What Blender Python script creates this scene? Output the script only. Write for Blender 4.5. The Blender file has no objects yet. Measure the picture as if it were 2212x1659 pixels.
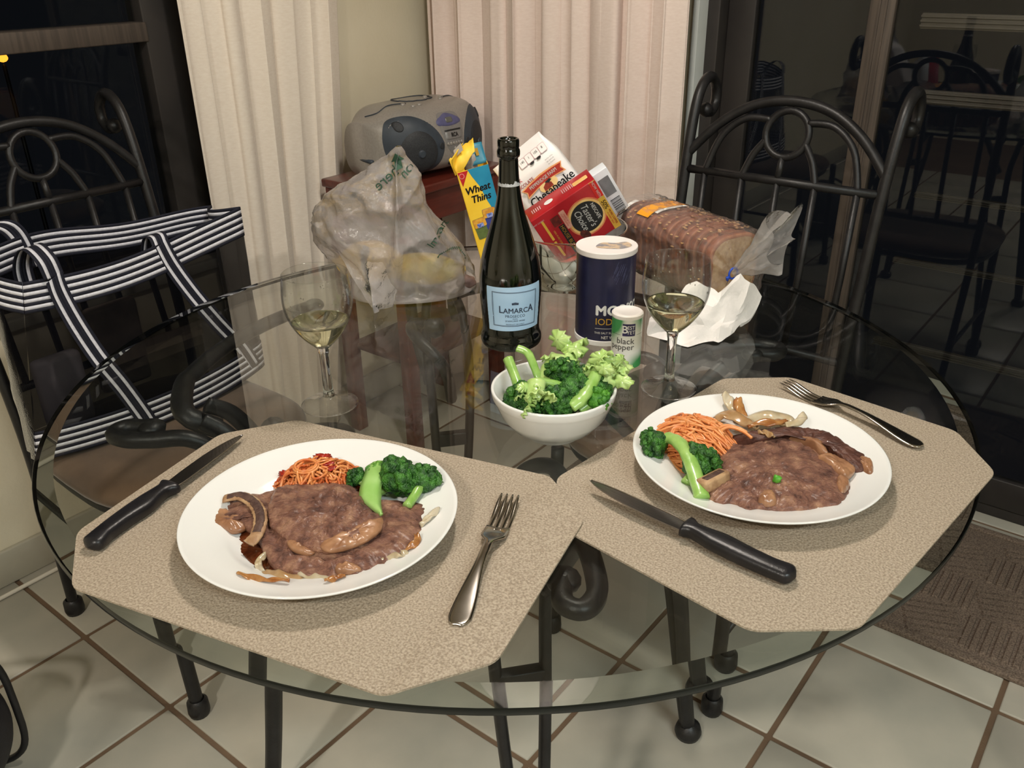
import bpy, bmesh, math, random
from mathutils import Vector, Matrix, noise
S = bpy.context.scene
COL = S.collection
R = math.radians
PI = math.pi

# ------------------------------------------------------------ camera, world, lights, exposure
ROLL, PITCH = R(-0.8908), R(26.5856)
cam_d = bpy.data.cameras.new('camera')
cam = bpy.data.objects.new('camera', cam_d)
COL.objects.link(cam)
fw = Vector((0, math.cos(PITCH), -math.sin(PITCH)))
up0 = Vector((0, math.sin(PITCH), math.cos(PITCH)))
rt0 = Vector((1, 0, 0))
rt = rt0*math.cos(ROLL) + up0*math.sin(ROLL)
up = up0*math.cos(ROLL) - rt0*math.sin(ROLL)
M3 = Matrix((rt, up, -fw)).transposed().to_4x4()
cam.matrix_world = Matrix.Translation((0, 0, 1.257)) @ M3
cam_d.sensor_width = 36
cam_d.lens = 36*1880.885/2212
cam_d.clip_start = 0.02
S.camera = cam

world = bpy.data.worlds.new('night')
S.world = world
world.use_nodes = True
world.node_tree.nodes['Background'].inputs['Color'].default_value = (0.010, 0.011, 0.014, 1)
world.node_tree.nodes['Background'].inputs['Strength'].default_value = 0.5

S.view_settings.view_transform = 'Standard'
S.view_settings.look = 'None'
S.view_settings.gamma = 1
S.view_settings.use_curve_mapping = False
S.view_settings.exposure = 0.0
S.cycles.use_denoising = True
S.cycles.max_bounces = 14
S.cycles.transparent_max_bounces = 24
S.cycles.transmission_bounces = 12
S.cycles.sample_clamp_indirect = 6

# room frame: u runs along the sliding-door wall, v runs away from the viewer along the left wall
A0 = R(-38.374)
UX, UY = math.cos(A0), math.sin(A0)
def W(u, v, z=0.0): return Vector((u*UX - v*UY, u*UY + v*UX, z))
ZT = 0.757
LAMP = Vector((0.06, 1.08, 1.93))

def light(name, kind, loc, energy, color, **k):
    d = bpy.data.lights.new(name, kind); d.energy = energy; d.color = color
    for a, b in k.items(): setattr(d, a, b)
    o = bpy.data.objects.new(name, d); o.location = loc; COL.objects.link(o); return o
light('pendant_bulb_light', 'POINT', LAMP, 52, (1.0, 0.92, 0.83), shadow_soft_size=0.045)
l1 = light('kitchen_ceiling_light', 'AREA', (1.1, -1.0, 2.38), 44, (0.90, 1.0, 1.0), shape='RECTANGLE', size=1.2, size_y=0.16)
l2 = light('room_ceiling_light', 'AREA', (-0.9, -0.9, 2.25), 34, (1.0, 0.92, 0.82), shape='DISK', size=0.16)

# ------------------------------------------------------------ helpers
def c(r, g, b):
    f = lambda x: (x/255/12.92) if x/255 <= 0.04045 else ((x/255+0.055)/1.055)**2.4
    return (f(r), f(g), f(b), 1)

def node(nt, t, **k):
    n = nt.nodes.new(t)
    for a, b in k.items():
        if a in n.inputs: n.inputs[a].default_value = b
        else: setattr(n, a, b)
    return n

def M(name, col, rough=0.5, metal=0.0, n2=None, nscale=8, ndetail=4, nlo=0.4, nhi=0.6, bump=0, bscale=60, bdet=3, btype='noise',
      trans=0, ior=1.45, alpha=1, sss=0, coat=0, spec=0.5, emit=None, estr=0, stretch=None, rnd=0, sheen=0):
    m = bpy.data.materials.new(name); m.use_nodes = True
    nt = m.node_tree; b = nt.nodes['Principled BSDF']; L = nt.links.new
    I = b.inputs
    I['Base Color'].default_value = col; I['Roughness'].default_value = rough; I['Metallic'].default_value = metal
    I['Transmission Weight'].default_value = trans; I['IOR'].default_value = ior; I['Alpha'].default_value = alpha
    I['Coat Weight'].default_value = coat; I['Coat Roughness'].default_value = 0.12; I['Specular IOR Level'].default_value = spec
    if sheen: I['Sheen Weight'].default_value = sheen
    if sss:
        I['Subsurface Weight'].default_value = sss; I['Subsurface Radius'].default_value = (0.006, 0.004, 0.002); I['Subsurface Scale'].default_value = 1
    if emit: I['Emission Color'].default_value = emit; I['Emission Strength'].default_value = estr
    tc = node(nt, 'ShaderNodeTexCoord'); src = tc.outputs['Object']
    if stretch:
        mp = node(nt, 'ShaderNodeMapping'); mp.inputs['Scale'].default_value = stretch; L(src, mp.inputs['Vector']); src = mp.outputs['Vector']
    out = None
    if n2:
        nz = node(nt, 'ShaderNodeTexNoise', Scale=nscale, Detail=ndetail); L(src, nz.inputs['Vector'])
        rp = node(nt, 'ShaderNodeValToRGB'); rp.color_ramp.elements[0].position = nlo; rp.color_ramp.elements[1].position = nhi
        rp.color_ramp.elements[0].color = col; rp.color_ramp.elements[1].color = n2
        L(nz.outputs['Fac'], rp.inputs['Fac']); out = rp.outputs['Color']
    if rnd:
        oi = node(nt, 'ShaderNodeObjectInfo'); hv = node(nt, 'ShaderNodeHueSaturation')
        mr = node(nt, 'ShaderNodeMapRange'); mr.inputs['To Min'].default_value = 1-rnd; mr.inputs['To Max'].default_value = 1+rnd
        L(oi.outputs['Random'], mr.inputs['Value']); L(mr.outputs['Result'], hv.inputs['Value'])
        if out: L(out, hv.inputs['Color'])
        else: hv.inputs['Color'].default_value = col
        out = hv.outputs['Color']
    if out: L(out, I['Base Color'])
    if bump:
        if btype == 'voronoi': bz = node(nt, 'ShaderNodeTexVoronoi', Scale=bscale); bo = bz.outputs['Distance']
        else: bz = node(nt, 'ShaderNodeTexNoise', Scale=bscale, Detail=bdet); bo = bz.outputs['Fac']
        L(src, bz.inputs['Vector'])
        bp = node(nt, 'ShaderNodeBump', Strength=bump, Distance=0.002); L(bo, bp.inputs['Height']); L(bp.outputs['Normal'], I['Normal'])
    return m

def thin_glass(name, tint, ior=1.5, boost=1.0):
    m = bpy.data.materials.new(name); m.use_nodes = True; nt = m.node_tree; nt.nodes.clear(); L = nt.links.new
    o = node(nt, 'ShaderNodeOutputMaterial'); t = node(nt, 'ShaderNodeBsdfTransparent', Color=tint); g = node(nt, 'ShaderNodeBsdfGlossy', Roughness=0.0)
    geo = node(nt, 'ShaderNodeNewGeometry'); mr = node(nt, 'ShaderNodeMapRange'); mr.inputs['To Min'].default_value = ior; mr.inputs['To Max'].default_value = 1/ior
    L(geo.outputs['Backfacing'], mr.inputs['Value']); f = node(nt, 'ShaderNodeFresnel'); L(mr.outputs['Result'], f.inputs['IOR'])
    mx = node(nt, 'ShaderNodeMixShader'); mu = node(nt, 'ShaderNodeMath', operation='MULTIPLY'); mu.inputs[1].default_value = boost; mu.use_clamp = True
    L(f.outputs['Fac'], mu.inputs[0]); L(mu.outputs[0], mx.inputs['Fac']); L(t.outputs[0], mx.inputs[1]); L(g.outputs[0], mx.inputs[2]); L(mx.outputs[0], o.inputs['Surface'])
    return m

def film(name, col, clear, rough=0.18, bump=0.5, bscale=30, gloss=0.35, trl=0.5):
    """plastic film / mesh cloth: part see-through, part milky, with a glossy skin"""
    m = bpy.data.materials.new(name); m.use_nodes = True; nt = m.node_tree; nt.nodes.clear(); L = nt.links.new
    o = node(nt, 'ShaderNodeOutputMaterial'); t = node(nt, 'ShaderNodeBsdfTransparent'); d = node(nt, 'ShaderNodeBsdfDiffuse', Color=col)
    tl = node(nt, 'ShaderNodeBsdfTranslucent', Color=col); g = node(nt, 'ShaderNodeBsdfGlossy', Roughness=rough)
    tc = node(nt, 'ShaderNodeTexCoord'); nz = node(nt, 'ShaderNodeTexNoise', Scale=bscale, Detail=5); L(tc.outputs['Object'], nz.inputs['Vector'])
    bp = node(nt, 'ShaderNodeBump', Strength=bump, Distance=0.006); L(nz.outputs['Fac'], bp.inputs['Height'])
    for s in (d, tl, g): L(bp.outputs['Normal'], s.inputs['Normal'])
    m1 = node(nt, 'ShaderNodeMixShader', Fac=trl); L(d.outputs[0], m1.inputs[1]); L(tl.outputs[0], m1.inputs[2])
    m2 = node(nt, 'ShaderNodeMixShader', Fac=clear); L(m1.outputs[0], m2.inputs[1]); L(t.outputs[0], m2.inputs[2])
    f = node(nt, 'ShaderNodeLayerWeight', Blend=gloss); L(bp.outputs['Normal'], f.inputs['Normal'])
    m3 = node(nt, 'ShaderNodeMixShader'); L(f.outputs['Fresnel'], m3.inputs['Fac']); L(m2.outputs[0], m3.inputs[1]); L(g.outputs[0], m3.inputs[2]); L(m3.outputs[0], o.inputs['Surface'])
    return m

class MB:
    def __init__(s): s.v = []; s.f = []; s.mi = []; s.sm = []
    def add(s, vs, fs, mi=0, smooth=True):
        b = len(s.v); s.v += [tuple(x) for x in vs]
        for f in fs: s.f.append([i+b for i in f]); s.mi.append(mi); s.sm.append(smooth)
        return s
    def grid(s, nu, nv, fn, closed_u=False, closed_v=False, mi=0, smooth=True):
        vs = [fn(i/(nu if closed_u else nu-1), j/(nv if closed_v else nv-1)) for j in range(nv) for i in range(nu)]
        fs = []
        for j in range(nv if closed_v else nv-1):
            for i in range(nu if closed_u else nu-1):
                i2 = (i+1) % nu; j2 = (j+1) % nv
                fs.append((j*nu+i, j*nu+i2, j2*nu+i2, j2*nu+i))
        return s.add(vs, fs, mi, smooth)
    def lathe(s, prof, seg=48, center=(0, 0, 0), mi=0, a0=0, smooth=True):
        cx, cy, cz = center; vs = []; fs = []; n = len(prof)
        for k in range(seg):
            a = a0+2*PI*k/seg; ca, sa = math.cos(a), math.sin(a)
            for r_, z_ in prof: vs.append((cx+r_*ca, cy+r_*sa, cz+z_))
        for k in range(seg):
            k2 = (k+1) % seg
            for i in range(n-1):
                if prof[i][0] < 1e-6 and prof[i+1][0] < 1e-6: continue
                fs.append((k*n+i, k2*n+i, k2*n+i+1, k*n+i+1))
        return s.add(vs, fs, mi, smooth)
    def tube(s, pts, rad, seg=10, closed=False, caps=True, mi=0, flat=None, smooth=True):
        pts = [Vector(p) for p in pts]; n = len(pts); rings = []
        rad = rad if isinstance(rad, (list, tuple)) else [rad]*n
        t0 = (pts[1]-pts[0]).normalized(); ref = Vector((0, 0, 1)) if abs(t0.z) < 0.9 else Vector((1, 0, 0))
        nx = t0.cross(ref).normalized()
        for i in range(n):
            a = pts[(i-1) % n] if (closed or i > 0) else pts[i]; b = pts[(i+1) % n] if (closed or i < n-1) else pts[i]
            t = (b-a).normalized(); nx = (nx - t*nx.dot(t)).normalized(); ny = t.cross(nx)
            fl = flat or (1, 1)
            rings.append([pts[i]+(nx*math.cos(2*PI*k/seg)*fl[0]+ny*math.sin(2*PI*k/seg)*fl[1])*rad[i] for k in range(seg)])
        vs = [v for r_ in rings for v in r_]; fs = []
        for i in range(n if closed else n-1):
            i2 = (i+1) % n
            for k in range(seg): fs.append((i*seg+k, i*seg+(k+1) % seg, i2*seg+(k+1) % seg, i2*seg+k))
        if caps and not closed: fs.append(tuple(range(seg))[::-1]); fs.append(tuple((n-1)*seg+k for k in range(seg)))
        return s.add(vs, fs, mi, smooth)
    def box(s, cx, cy, cz, sx, sy, sz, mat=None, bev=0.0, mi=0, seg=2):
        bm = bmesh.new(); bmesh.ops.create_cube(bm, size=1)
        for v in bm.verts: v.co = Vector((v.co.x*sx, v.co.y*sy, v.co.z*sz))
        if bev: bmesh.ops.bevel(bm, geom=bm.edges[:], offset=bev, segments=seg, affect='EDGES', profile=0.5)
        for v in bm.verts:
            v.co = v.co + Vector((cx, cy, cz))
            if mat: v.co = mat @ v.co
        bm.verts.index_update()
        s.add([v.co[:] for v in bm.verts], [[v.index for v in f.verts] for f in bm.faces], mi, bool(bev)); bm.free(); return s
    def ico(s, ctr, rad, sub=2, amp=0, fr=1.0, sc=(1, 1, 1), mi=0, seed=0.0, rot=None):
        bm = bmesh.new(); bmesh.ops.create_icosphere(bm, subdivisions=sub, radius=1)
        out = []
        for v in bm.verts:
            p = v.co.copy(); k = 1+amp*noise.noise(p*fr+Vector((seed, seed*1.7, seed*0.3)))
            p = Vector((p.x*sc[0], p.y*sc[1], p.z*sc[2]))*rad*k
            if rot: p = rot @ p
            out.append(p+Vector(ctr))
        bm.verts.index_update()
        s.add(out, [[v.index for v in f.verts] for f in bm.faces], mi, True); bm.free(); return s
    def prism(s, poly, z0, z1, mi=0, smooth=False, mat=None):
        n = len(poly); vs = [(x, y, z0) for x, y in poly]+[(x, y, z1) for x, y in poly]
        if mat: vs = [mat @ Vector(q) for q in vs]
        fs = [tuple(range(n))[::-1], tuple(range(n, 2*n))]+[(i, (i+1) % n, n+(i+1) % n, n+i) for i in range(n)]
        return s.add(vs, fs, mi, smooth)
    def xf(s, mat):
        s.v = [tuple(mat @ Vector(q)) for q in s.v]; return s
    def mesh(s, name, mats):
        me = bpy.data.meshes.new(name); me.from_pydata(s.v, [], s.f)
        for m in (mats if isinstance(mats, (list, tuple)) else [mats]): me.materials.append(m)
        me.polygons.foreach_set('material_index', s.mi); me.polygons.foreach_set('use_smooth', s.sm); me.update()
        return me
    def obj(s, name, mats, parent=None, loc=None, rotz=0, autos=None):
        me = s.mesh(name, mats)
        if autos is not None: me.set_sharp_from_angle(angle=R(autos))
        return ob(name, me, parent, loc, rotz)

def ob(name, me, parent=None, loc=None, rotz=0):
    o = bpy.data.objects.new(name, me); COL.objects.link(o)
    if parent: o.parent = parent
    if loc is not None: o.location = loc
    if rotz: o.rotation_euler.z = rotz
    return o
def tag(o, label=None, cat=None, group=None, kind=None):
    if label: o['label'] = label
    if cat: o['category'] = cat
    if group: o['group'] = group
    if kind: o['kind'] = kind
    return o
def thing(name, label, cat, loc=(0, 0, 0), rotz=0, group=None):
    o = ob(name, None, None, loc, rotz); o.empty_display_size = 0.05
    return tag(o, label, cat, group)
def copy_tree(o, parent=None):
    k = o.copy(); COL.objects.link(k)
    if parent: k.parent = parent
    for ch in o.children: copy_tree(ch, k)
    return k
def cr(pts, n=8, closed=False):
    """Catmull-Rom through points"""
    P = [Vector(p) for p in pts]; N = len(P); out = []
    for i in range(N if closed else N-1):
        p0 = P[(i-1) % N] if (closed or i > 0) else P[0]; p1 = P[i]; p2 = P[(i+1) % N]; p3 = P[(i+2) % N] if (closed or i < N-2) else P[-1]
        for k in range(n):
            t = k/n
            out.append(0.5*((2*p1)+(p2-p0)*t+(2*p0-5*p1+4*p2-p3)*t*t+(3*p1-p0-3*p2+p3)*t**3))
    if not closed: out.append(P[-1])
    return out
def sm(a, b, x):
    t = max(0, min(1, (x-a)/(b-a))); return t*t*(3-2*t)
def nz(x, y, z=0.0, s=1.0): return noise.noise(Vector((x*s, y*s, z*s)))

_tc = {}
def glyphs(body, size, bold=0.0, shear=0.0, spacing=1.0, align='CENTER', sx=1.0):
    cu = bpy.data.curves.new('t', 'FONT'); cu.body = body; cu.size = size; cu.align_x = align; cu.align_y = 'CENTER'
    cu.shear = shear; cu.space_character = spacing; cu.resolution_u = 3
    o = bpy.data.objects.new('t', cu); COL.objects.link(o)
    me = bpy.data.meshes.new_from_object(o); vs = [(v.co.x*sx, v.co.y) for v in me.vertices]; fs = [tuple(p.vertices) for p in me.polygons]
    bpy.data.objects.remove(o); bpy.data.curves.remove(cu); bpy.data.meshes.remove(me)
    if bold > 0:     # heavier strokes: the same glyphs laid again a hair to each side
        n = len(vs); w = bold*size*1.6; V0, F0 = list(vs), list(fs)
        for dx, dy in ((-w, 0), (w, 0), (0, w*0.7), (0, -w*0.7)):
            b = len(vs); vs = vs+[(x+dx, y+dy) for x, y in V0]; fs = fs+[tuple(i+b for i in f) for f in F0]
    return vs, fs
def flat(mb, g, x=0, y=0, ang=0, mi=0, lift=0.0):
    ca, sa = math.cos(ang), math.sin(ang)
    mb.add([(x+a*ca-b*sa, y+a*sa+b*ca, lift) for a, b in g[0]], g[1], mi, False)
def onframe(o, x, y, n=None):
    """matrix of a frame with origin o, x axis x, y axis y"""
    x = Vector(x).normalized(); y = Vector(y); y = (y-x*y.dot(x)).normalized(); z = x.cross(y)
    m = Matrix((x, y, z)).transposed().to_4x4(); m.translation = Vector(o); return m
def oncyl(g, rad, ang, h, mb, mi=0, turn=0.0):
    """wrap flat glyphs on a cylinder: angle 0 faces -y"""
    vs = []
    for a, b in g[0]:
        t = ang+a/rad
        vs.append((rad*math.sin(t), -rad*math.cos(t), h+b))
    mb.add(vs, g[1], mi, False)
def rect(w, h, rr=0.0, n=4, x=0, y=0):
    if rr <= 0: return [(x-w/2, y-h/2), (x+w/2, y-h/2), (x+w/2, y+h/2), (x-w/2, y+h/2)]
    out = []
    for cx, cy, a in ((w/2-rr, h/2-rr, 0), (-w/2+rr, h/2-rr, 90), (-w/2+rr, -h/2+rr, 180), (w/2-rr, -h/2+rr, 270)):
        for k in range(n+1):
            t = R(a+90*k/n); out.append((x+cx+rr*math.cos(t), y+cy+rr*math.sin(t)))
    return out
def disc(r_, n=32, x=0, y=0, sy=1.0): return [(x+r_*math.cos(2*PI*k/n), y+sy*r_*math.sin(2*PI*k/n)) for k in range(n)]
def patch(mb, poly, lift=0.0, mi=0): mb.add([(x, y, lift) for x, y in poly], [tuple(range(len(poly)))], mi, False)
def cylpatch(mb, rad, a0, a1, h0, h1, n=16, mi=0):
    mb.grid(n+1, 2, lambda s, t: (rad*math.sin(a0+(a1-a0)*s), -rad*math.cos(a0+(a1-a0)*s), h0+(h1-h0)*t), mi=mi)

# ------------------------------------------------------------ materials
WHITE_PRINT = M('white_print', c(238, 236, 232), 0.5, n2=c(228, 226, 222), nscale=30)
BLACK_PRINT = M('black_print', c(28, 27, 28), 0.5, n2=c(36, 35, 36), nscale=30)
GOLD_PRINT = M('gold_print', c(222, 180, 70), 0.45, n2=c(205, 160, 60), nscale=40)
RED_PRINT = M('red_print', c(190, 30, 36), 0.45, n2=c(175, 25, 32), nscale=30)
IRON = M('wrought_iron', c(31, 30, 31), 0.42, 0.0, n2=c(23, 22, 23), nscale=40, bump=0.15, bscale=300)
SUEDE = M('brown_suede', c(112, 88, 68), 0.9, n2=c(92, 72, 56), nscale=14, ndetail=6, nlo=0.35, nhi=0.65, bump=0.2, bscale=400, sheen=0.3)

# ------------------------------------------------------------ the room
PAINT = M('cream_paint', c(226, 217, 194), 0.75, n2=c(219, 209, 184), nscale=3, bump=0.25, bscale=120, bdet=4)
CEIL = M('ceiling_paint', c(225, 220, 208), 0.85, n2=c(218, 212, 200), nscale=5)
BASEB = M('baseboard_paint', c(186, 182, 166), 0.55, n2=c(176, 170, 154), nscale=6)
GROUT = M('grout', c(120, 98, 78), 0.9, n2=c(96, 76, 58), nscale=5, ndetail=6, nlo=0.3, nhi=0.7, bump=0.4, bscale=250)
TILE = M('beige_tile', c(188, 182, 168), 0.36, n2=c(164, 162, 151), nscale=4.5, ndetail=7, nlo=0.32, nhi=0.68, bump=0.12, bscale=26, bdet=5, rnd=0.05)
BRONZE = M('bronze_aluminium', c(92, 82, 74), 0.5, 0.25, n2=c(78, 70, 64), nscale=6, stretch=(20, 20, 1))
DARKBRONZE = M('dark_bronze', c(56, 52, 50), 0.5, 0.2, n2=c(46, 43, 42), nscale=6)
WHITETRIM = M('white_trim', c(205, 210, 208), 0.5, n2=c(196, 200, 198), nscale=4)
PANE = thin_glass('window_glass', (0.80, 0.82, 0.82, 1), boost=0.85)
WL, VR = -1.858, 2.04          # face of the left wall, face of the door wall
def room(mb, name, mats, parent=None, kind='structure', label=None):
    o = mb.obj(name, mats, parent, rotz=0 if parent else A0)
    if not parent: tag(o, label, None, None, kind)
    return o
def bx(mb, u0, u1, v0, v1, z0, z1, bev=0, mi=0):
    return mb.box((u0+u1)/2, (v0+v1)/2, (z0+z1)/2, u1-u0, v1-v0, z1-z0, None, bev, mi)

floor = room(bx(MB(), WL-0.15, 2.6, -2.7, 2.16, -0.12, -0.003), 'floor', GROUT, label='grouted floor under the beige square tiles')
TS, U0, V0 = 0.3048, -1.5527, 0.5293
tile_me = MB().box(0, 0, -0.005, TS-0.0095, TS-0.0095, 0.010, None, 0.003).mesh('tile', TILE)
for i in range(-1, 10):
    for j in range(-7, 6):
        uc, vc = U0+(i+0.5)*TS, V0+(j+0.5)*TS
        if uc < WL or vc > 2.16 or uc > 1.6 or vc < -1.6: continue
        if vc+TS/2 > 2.2: continue
        t = ob('tile', tile_me, floor, (uc, vc, 0)); t.rotation_euler.z = (PI/2)*((i*7+j*3) % 4)
# last row of cut tiles along the door wall
j = 5
tw = 2.16-(V0+j*TS)-0.008
if tw > 0.02:
    cut_me = MB().box(0, 0, -0.005, TS-0.0095, tw, 0.010, None, 0.003).mesh('tile', TILE)
    for i in range(-1, 10): ob('tile', cut_me, floor, (U0+(i+0.5)*TS, V0+j*TS+0.004+tw/2, 0))

wz = 0.585
WV0, WV1 = 0.02, 1.27
wl = MB()
bx(wl, WL-0.12, WL, -2.7, WV0, -0.003, 2.44); bx(wl, WL-0.12, WL, WV1, 2.16, -0.003, 2.44)
bx(wl, WL-0.12, WL, WV0, WV1, -0.003, wz); bx(wl, WL-0.12, WL, WV0, WV1, 2.1, 2.44)
room(wl, 'wall_left', PAINT, label='cream painted wall with the dark window')
DU0, DU1 = -1.03, 1.25
wr = MB()
bx(wr, WL, DU0, VR, VR+0.12, -0.003, 2.44); bx(wr, DU0, DU1, VR, VR+0.12, 2.08, 2.44); bx(wr, DU1, 2.6, VR, VR+0.12, -0.003, 2.44)
room(wr, 'wall_right', PAINT, label='cream painted wall around the sliding glass door')
room(bx(MB(), 2.6, 2.7, -2.7, 2.16, -0.003, 2.44), 'wall_east', PAINT, label='painted wall behind the viewer')
room(bx(MB(), WL-0.12, 2.6, -2.8, -2.7, -0.003, 2.44), 'wall_south', PAINT, label='painted wall far behind the viewer')
room(bx(MB(), WL-0.12, 2.7, -2.8, 2.16, 2.44, 2.54), 'ceiling', CEIL, label='plain pale ceiling')
bb = MB(); bx(bb, WL, WL+0.012, -2.7, 2.04, 0.0, 0.085, 0.003)
room(bb, 'baseboard_left', BASEB, label='low painted baseboard along the cream wall')
# window in the left wall
wf = MB(); x0, x1 = WL-0.09, WL-0.03
bx(wf, x0, x1, WV1-0.155, WV1, wz, 2.1, 0.003); bx(wf, x0, x1, WV0, WV0+0.05, wz, 2.1, 0.003)
bx(wf, x0, x1, WV0, WV1, wz, wz+0.045, 0.003); bx(wf, x0, x1, WV0, WV1, 2.055, 2.1, 0.003)
win = room(wf, 'window_1', DARKBRONZE, label='dark night window in the cream wall')
win_pane = bx(MB(), WL-0.066, WL-0.060, WV0+0.04, WV1-0.04, wz+0.04, 2.07).obj('pane', PANE, win)
wm = MB(); bx(wm, x0, x1+0.004, WV0+0.05, WV1-0.15, 1.085, 1.125, 0.003); wm.obj('meeting_rail', BRONZE, win)
sl = MB(); bx(sl, WL-0.03, WL+0.015, WV0-0.02, WV1+0.0, wz-0.025, wz, 0.004); sl.obj('sill', BASEB, win)
# sliding door
DV = 2.075
tr = MB(); bx(tr, DU0-0.012, DU0+0.004, VR-0.012, VR+0.12, 0, 2.08, 0.002)
room(tr, 'trim_1', WHITETRIM, label='white door trim beside the pink beige curtain')
df = MB()
bx(df, DU0, DU0+0.035, DV, DV+0.085, 0, 2.08, 0.003); bx(df, DU1-0.04, DU1, DV, DV+0.085, 0, 2.08, 0.003)
bx(df, DU0, DU1, DV, DV+0.085, 2.03, 2.08, 0.003); bx(df, DU0, DU1, DV+0.02, DV+0.085, 0, 0.028, 0.003)
bx(df, DU0, DU1, DV+0.030, DV+0.036, 0.028, 0.042); bx(df, DU0, DU1, DV+0.060, DV+0.066, 0.028, 0.042)
door = room(df, 'door_1', DARKBRONZE, label='dark sliding glass door behind the right hand chair')
st = MB()
bx(st, DU0+0.035, DU0+0.105, DV+0.045, DV+0.075, 0.03, 2.03, 0.003)
st.obj('stile', DARKBRONZE, door)
for (a, b, v0) in ((-0.652, -0.598, 0.012), (0.42, 0.475, 0.012)):
    s_ = MB(); bx(s_, a, b, DV+v0, DV+v0+0.028, 0.03, 2.03, 0.002); bx(s_, a+0.020, a+0.024, DV+v0-0.003, DV+v0, 0.03, 2.03); bx(s_, a+0.034, a+0.038, DV+v0-0.003, DV+v0, 0.03, 2.03)
    s_.obj('stile', BRONZE, door)
for (a, b, v0) in ((DU0+0.1, -0.62, 0.05), (-0.598, 0.42, 0.015)):
    q = MB(); bx(q, a, b, DV+v0, DV+v0+0.026, 0.03, 0.105, 0.003); q.obj('bottom_rail', DARKBRONZE, door)
bx(MB(), DU0+0.1, -0.62, DV+0.058, DV+0.063, 0.10, 2.03).obj('pane', PANE, door)
bx(MB(), -0.60, 0.43, DV+0.024, DV+0.029, 0.10, 2.03).obj('pane', PANE, door)
# pale ribbed rails of the screen just beyond the right pane
for z_, h_, a_ in ((1.105, 0.032, -0.555), (0.950, 0.030, -0.545), (0.735, 0.014, -0.50), (0.575, 0.014, -0.52), (0.36, 0.02, -0.53)):
    q = MB(); bx(q, a_, 0.42, DV+0.064, DV+0.078, z_-h_/2, z_+h_/2, 0.002)
    for k in range(3): bx(q, a_, 0.42, DV+0.060, DV+0.064, z_-h_/2+h_*(0.15+0.3*k), z_-h_/2+h_*(0.27+0.3*k))
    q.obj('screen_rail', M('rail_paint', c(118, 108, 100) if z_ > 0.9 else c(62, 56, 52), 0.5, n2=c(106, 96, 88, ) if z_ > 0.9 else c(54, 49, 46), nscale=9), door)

# ------------------------------------------------------------ curtains
def curtain_mat(name, a, b_, wave):
    m = M(name, a, 0.9, n2=b_, nscale=160, ndetail=3, nlo=0.2, nhi=0.8, bump=0.25, bscale=600, stretch=(0.5, 0.5, 1.6), sheen=0.2)
    return m
CURT_L = curtain_mat('linen_curtain', c(238, 228, 215), c(228, 215, 200), 1)
CURT_R = curtain_mat('pink_linen_curtain', c(238, 222, 213), c(228, 209, 199), 1)
def curtain(name, label, m, fn, nu=260, nvz=26, z0=0.012, z1=2.25):
    mb = MB()
    def g(s, t):
        z = z0+(z1-z0)*t
        p = fn(s, z); return (p[0], p[1], z)
    mb.grid(nu, nvz, g)
    n = len(mb.v)
    o = mb.obj(name, m, None, rotz=A0); tag(o, label, 'curtain', 'floor length linen curtains')
    md = o.modifiers.new('thick', 'SOLIDIFY'); md.thickness = 0.0016; md.offset = 0
    return o
def pleat(x, seed):
    # irregular soft pleats: sum of phase-warped waves
    w = x+0.75*math.sin(x*0.43+seed)+0.35*math.sin(x*0.91+seed*2)
    a = math.sin(w); return (0.62+0.25*math.sin(x*0.31+seed*3))*(a+0.22*math.sin(2*w+0.8))+0.22*math.sin(1.7*w+seed)+0.12*math.sin(3.1*w+2*seed)
def left_curtain(s, z):
    v0 = 1.145+0.02*sm(0.7, 0, z); v1 = 1.505+0.088*min(z, 1.6)-0.035*sm(0.5, 0, z)
    ss = s+0.012*math.sin(9*s+2.2*z)*sm(1.8, 0.3, z)
    amp = 0.017+0.005*sm(1.6, 0.2, z)
    x = ss*2*PI*4.6
    v_ = v0+(v1-v0)*(s+0.022*math.sin(2*x+0.9)*0.8)
    return (-1.812+amp*pleat(x, 1.3)+0.004*nz(s*8, z*2, 1.0), v_)
def right_curtain(s, z):
    u0, u1 = -1.803, -0.990
    x = s*2*PI*9.3+0.3*math.sin(z*1.2+s*7)
    amp = 0.026+0.004*sm(1.6, 0.2, z)
    u_ = u0+(u1-u0)*(s+0.012*math.sin(2*x+0.6))
    return (u_, 1.915+amp*pleat(x, 4.1)+0.004*nz(s*10, z*2, 5.0))
curtain('curtain', 'off white linen curtain pulled to the side of the left window', CURT_L, left_curtain)
curtain('curtain', 'wide pinkish linen curtain behind the radio and the bottle', CURT_R, right_curtain, nu=420)

# white cable lying on the floor along the wall
cb = MB().tube(cr([(WL+0.052, -2.0, 0.005), (WL+0.05, 0.2, 0.005), (WL+0.05, 0.45, 0.005), (WL+0.045, 0.9, 0.005), (WL+0.05, 1.3, 0.005)], 6), 0.0048, 8)
tag(cb.obj('cable', M('white_cable', c(228, 222, 208), 0.5, n2=c(215, 208, 194), nscale=5), None, rotz=A0), 'white cable lying on the floor along the left baseboard', 'cable')

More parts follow.
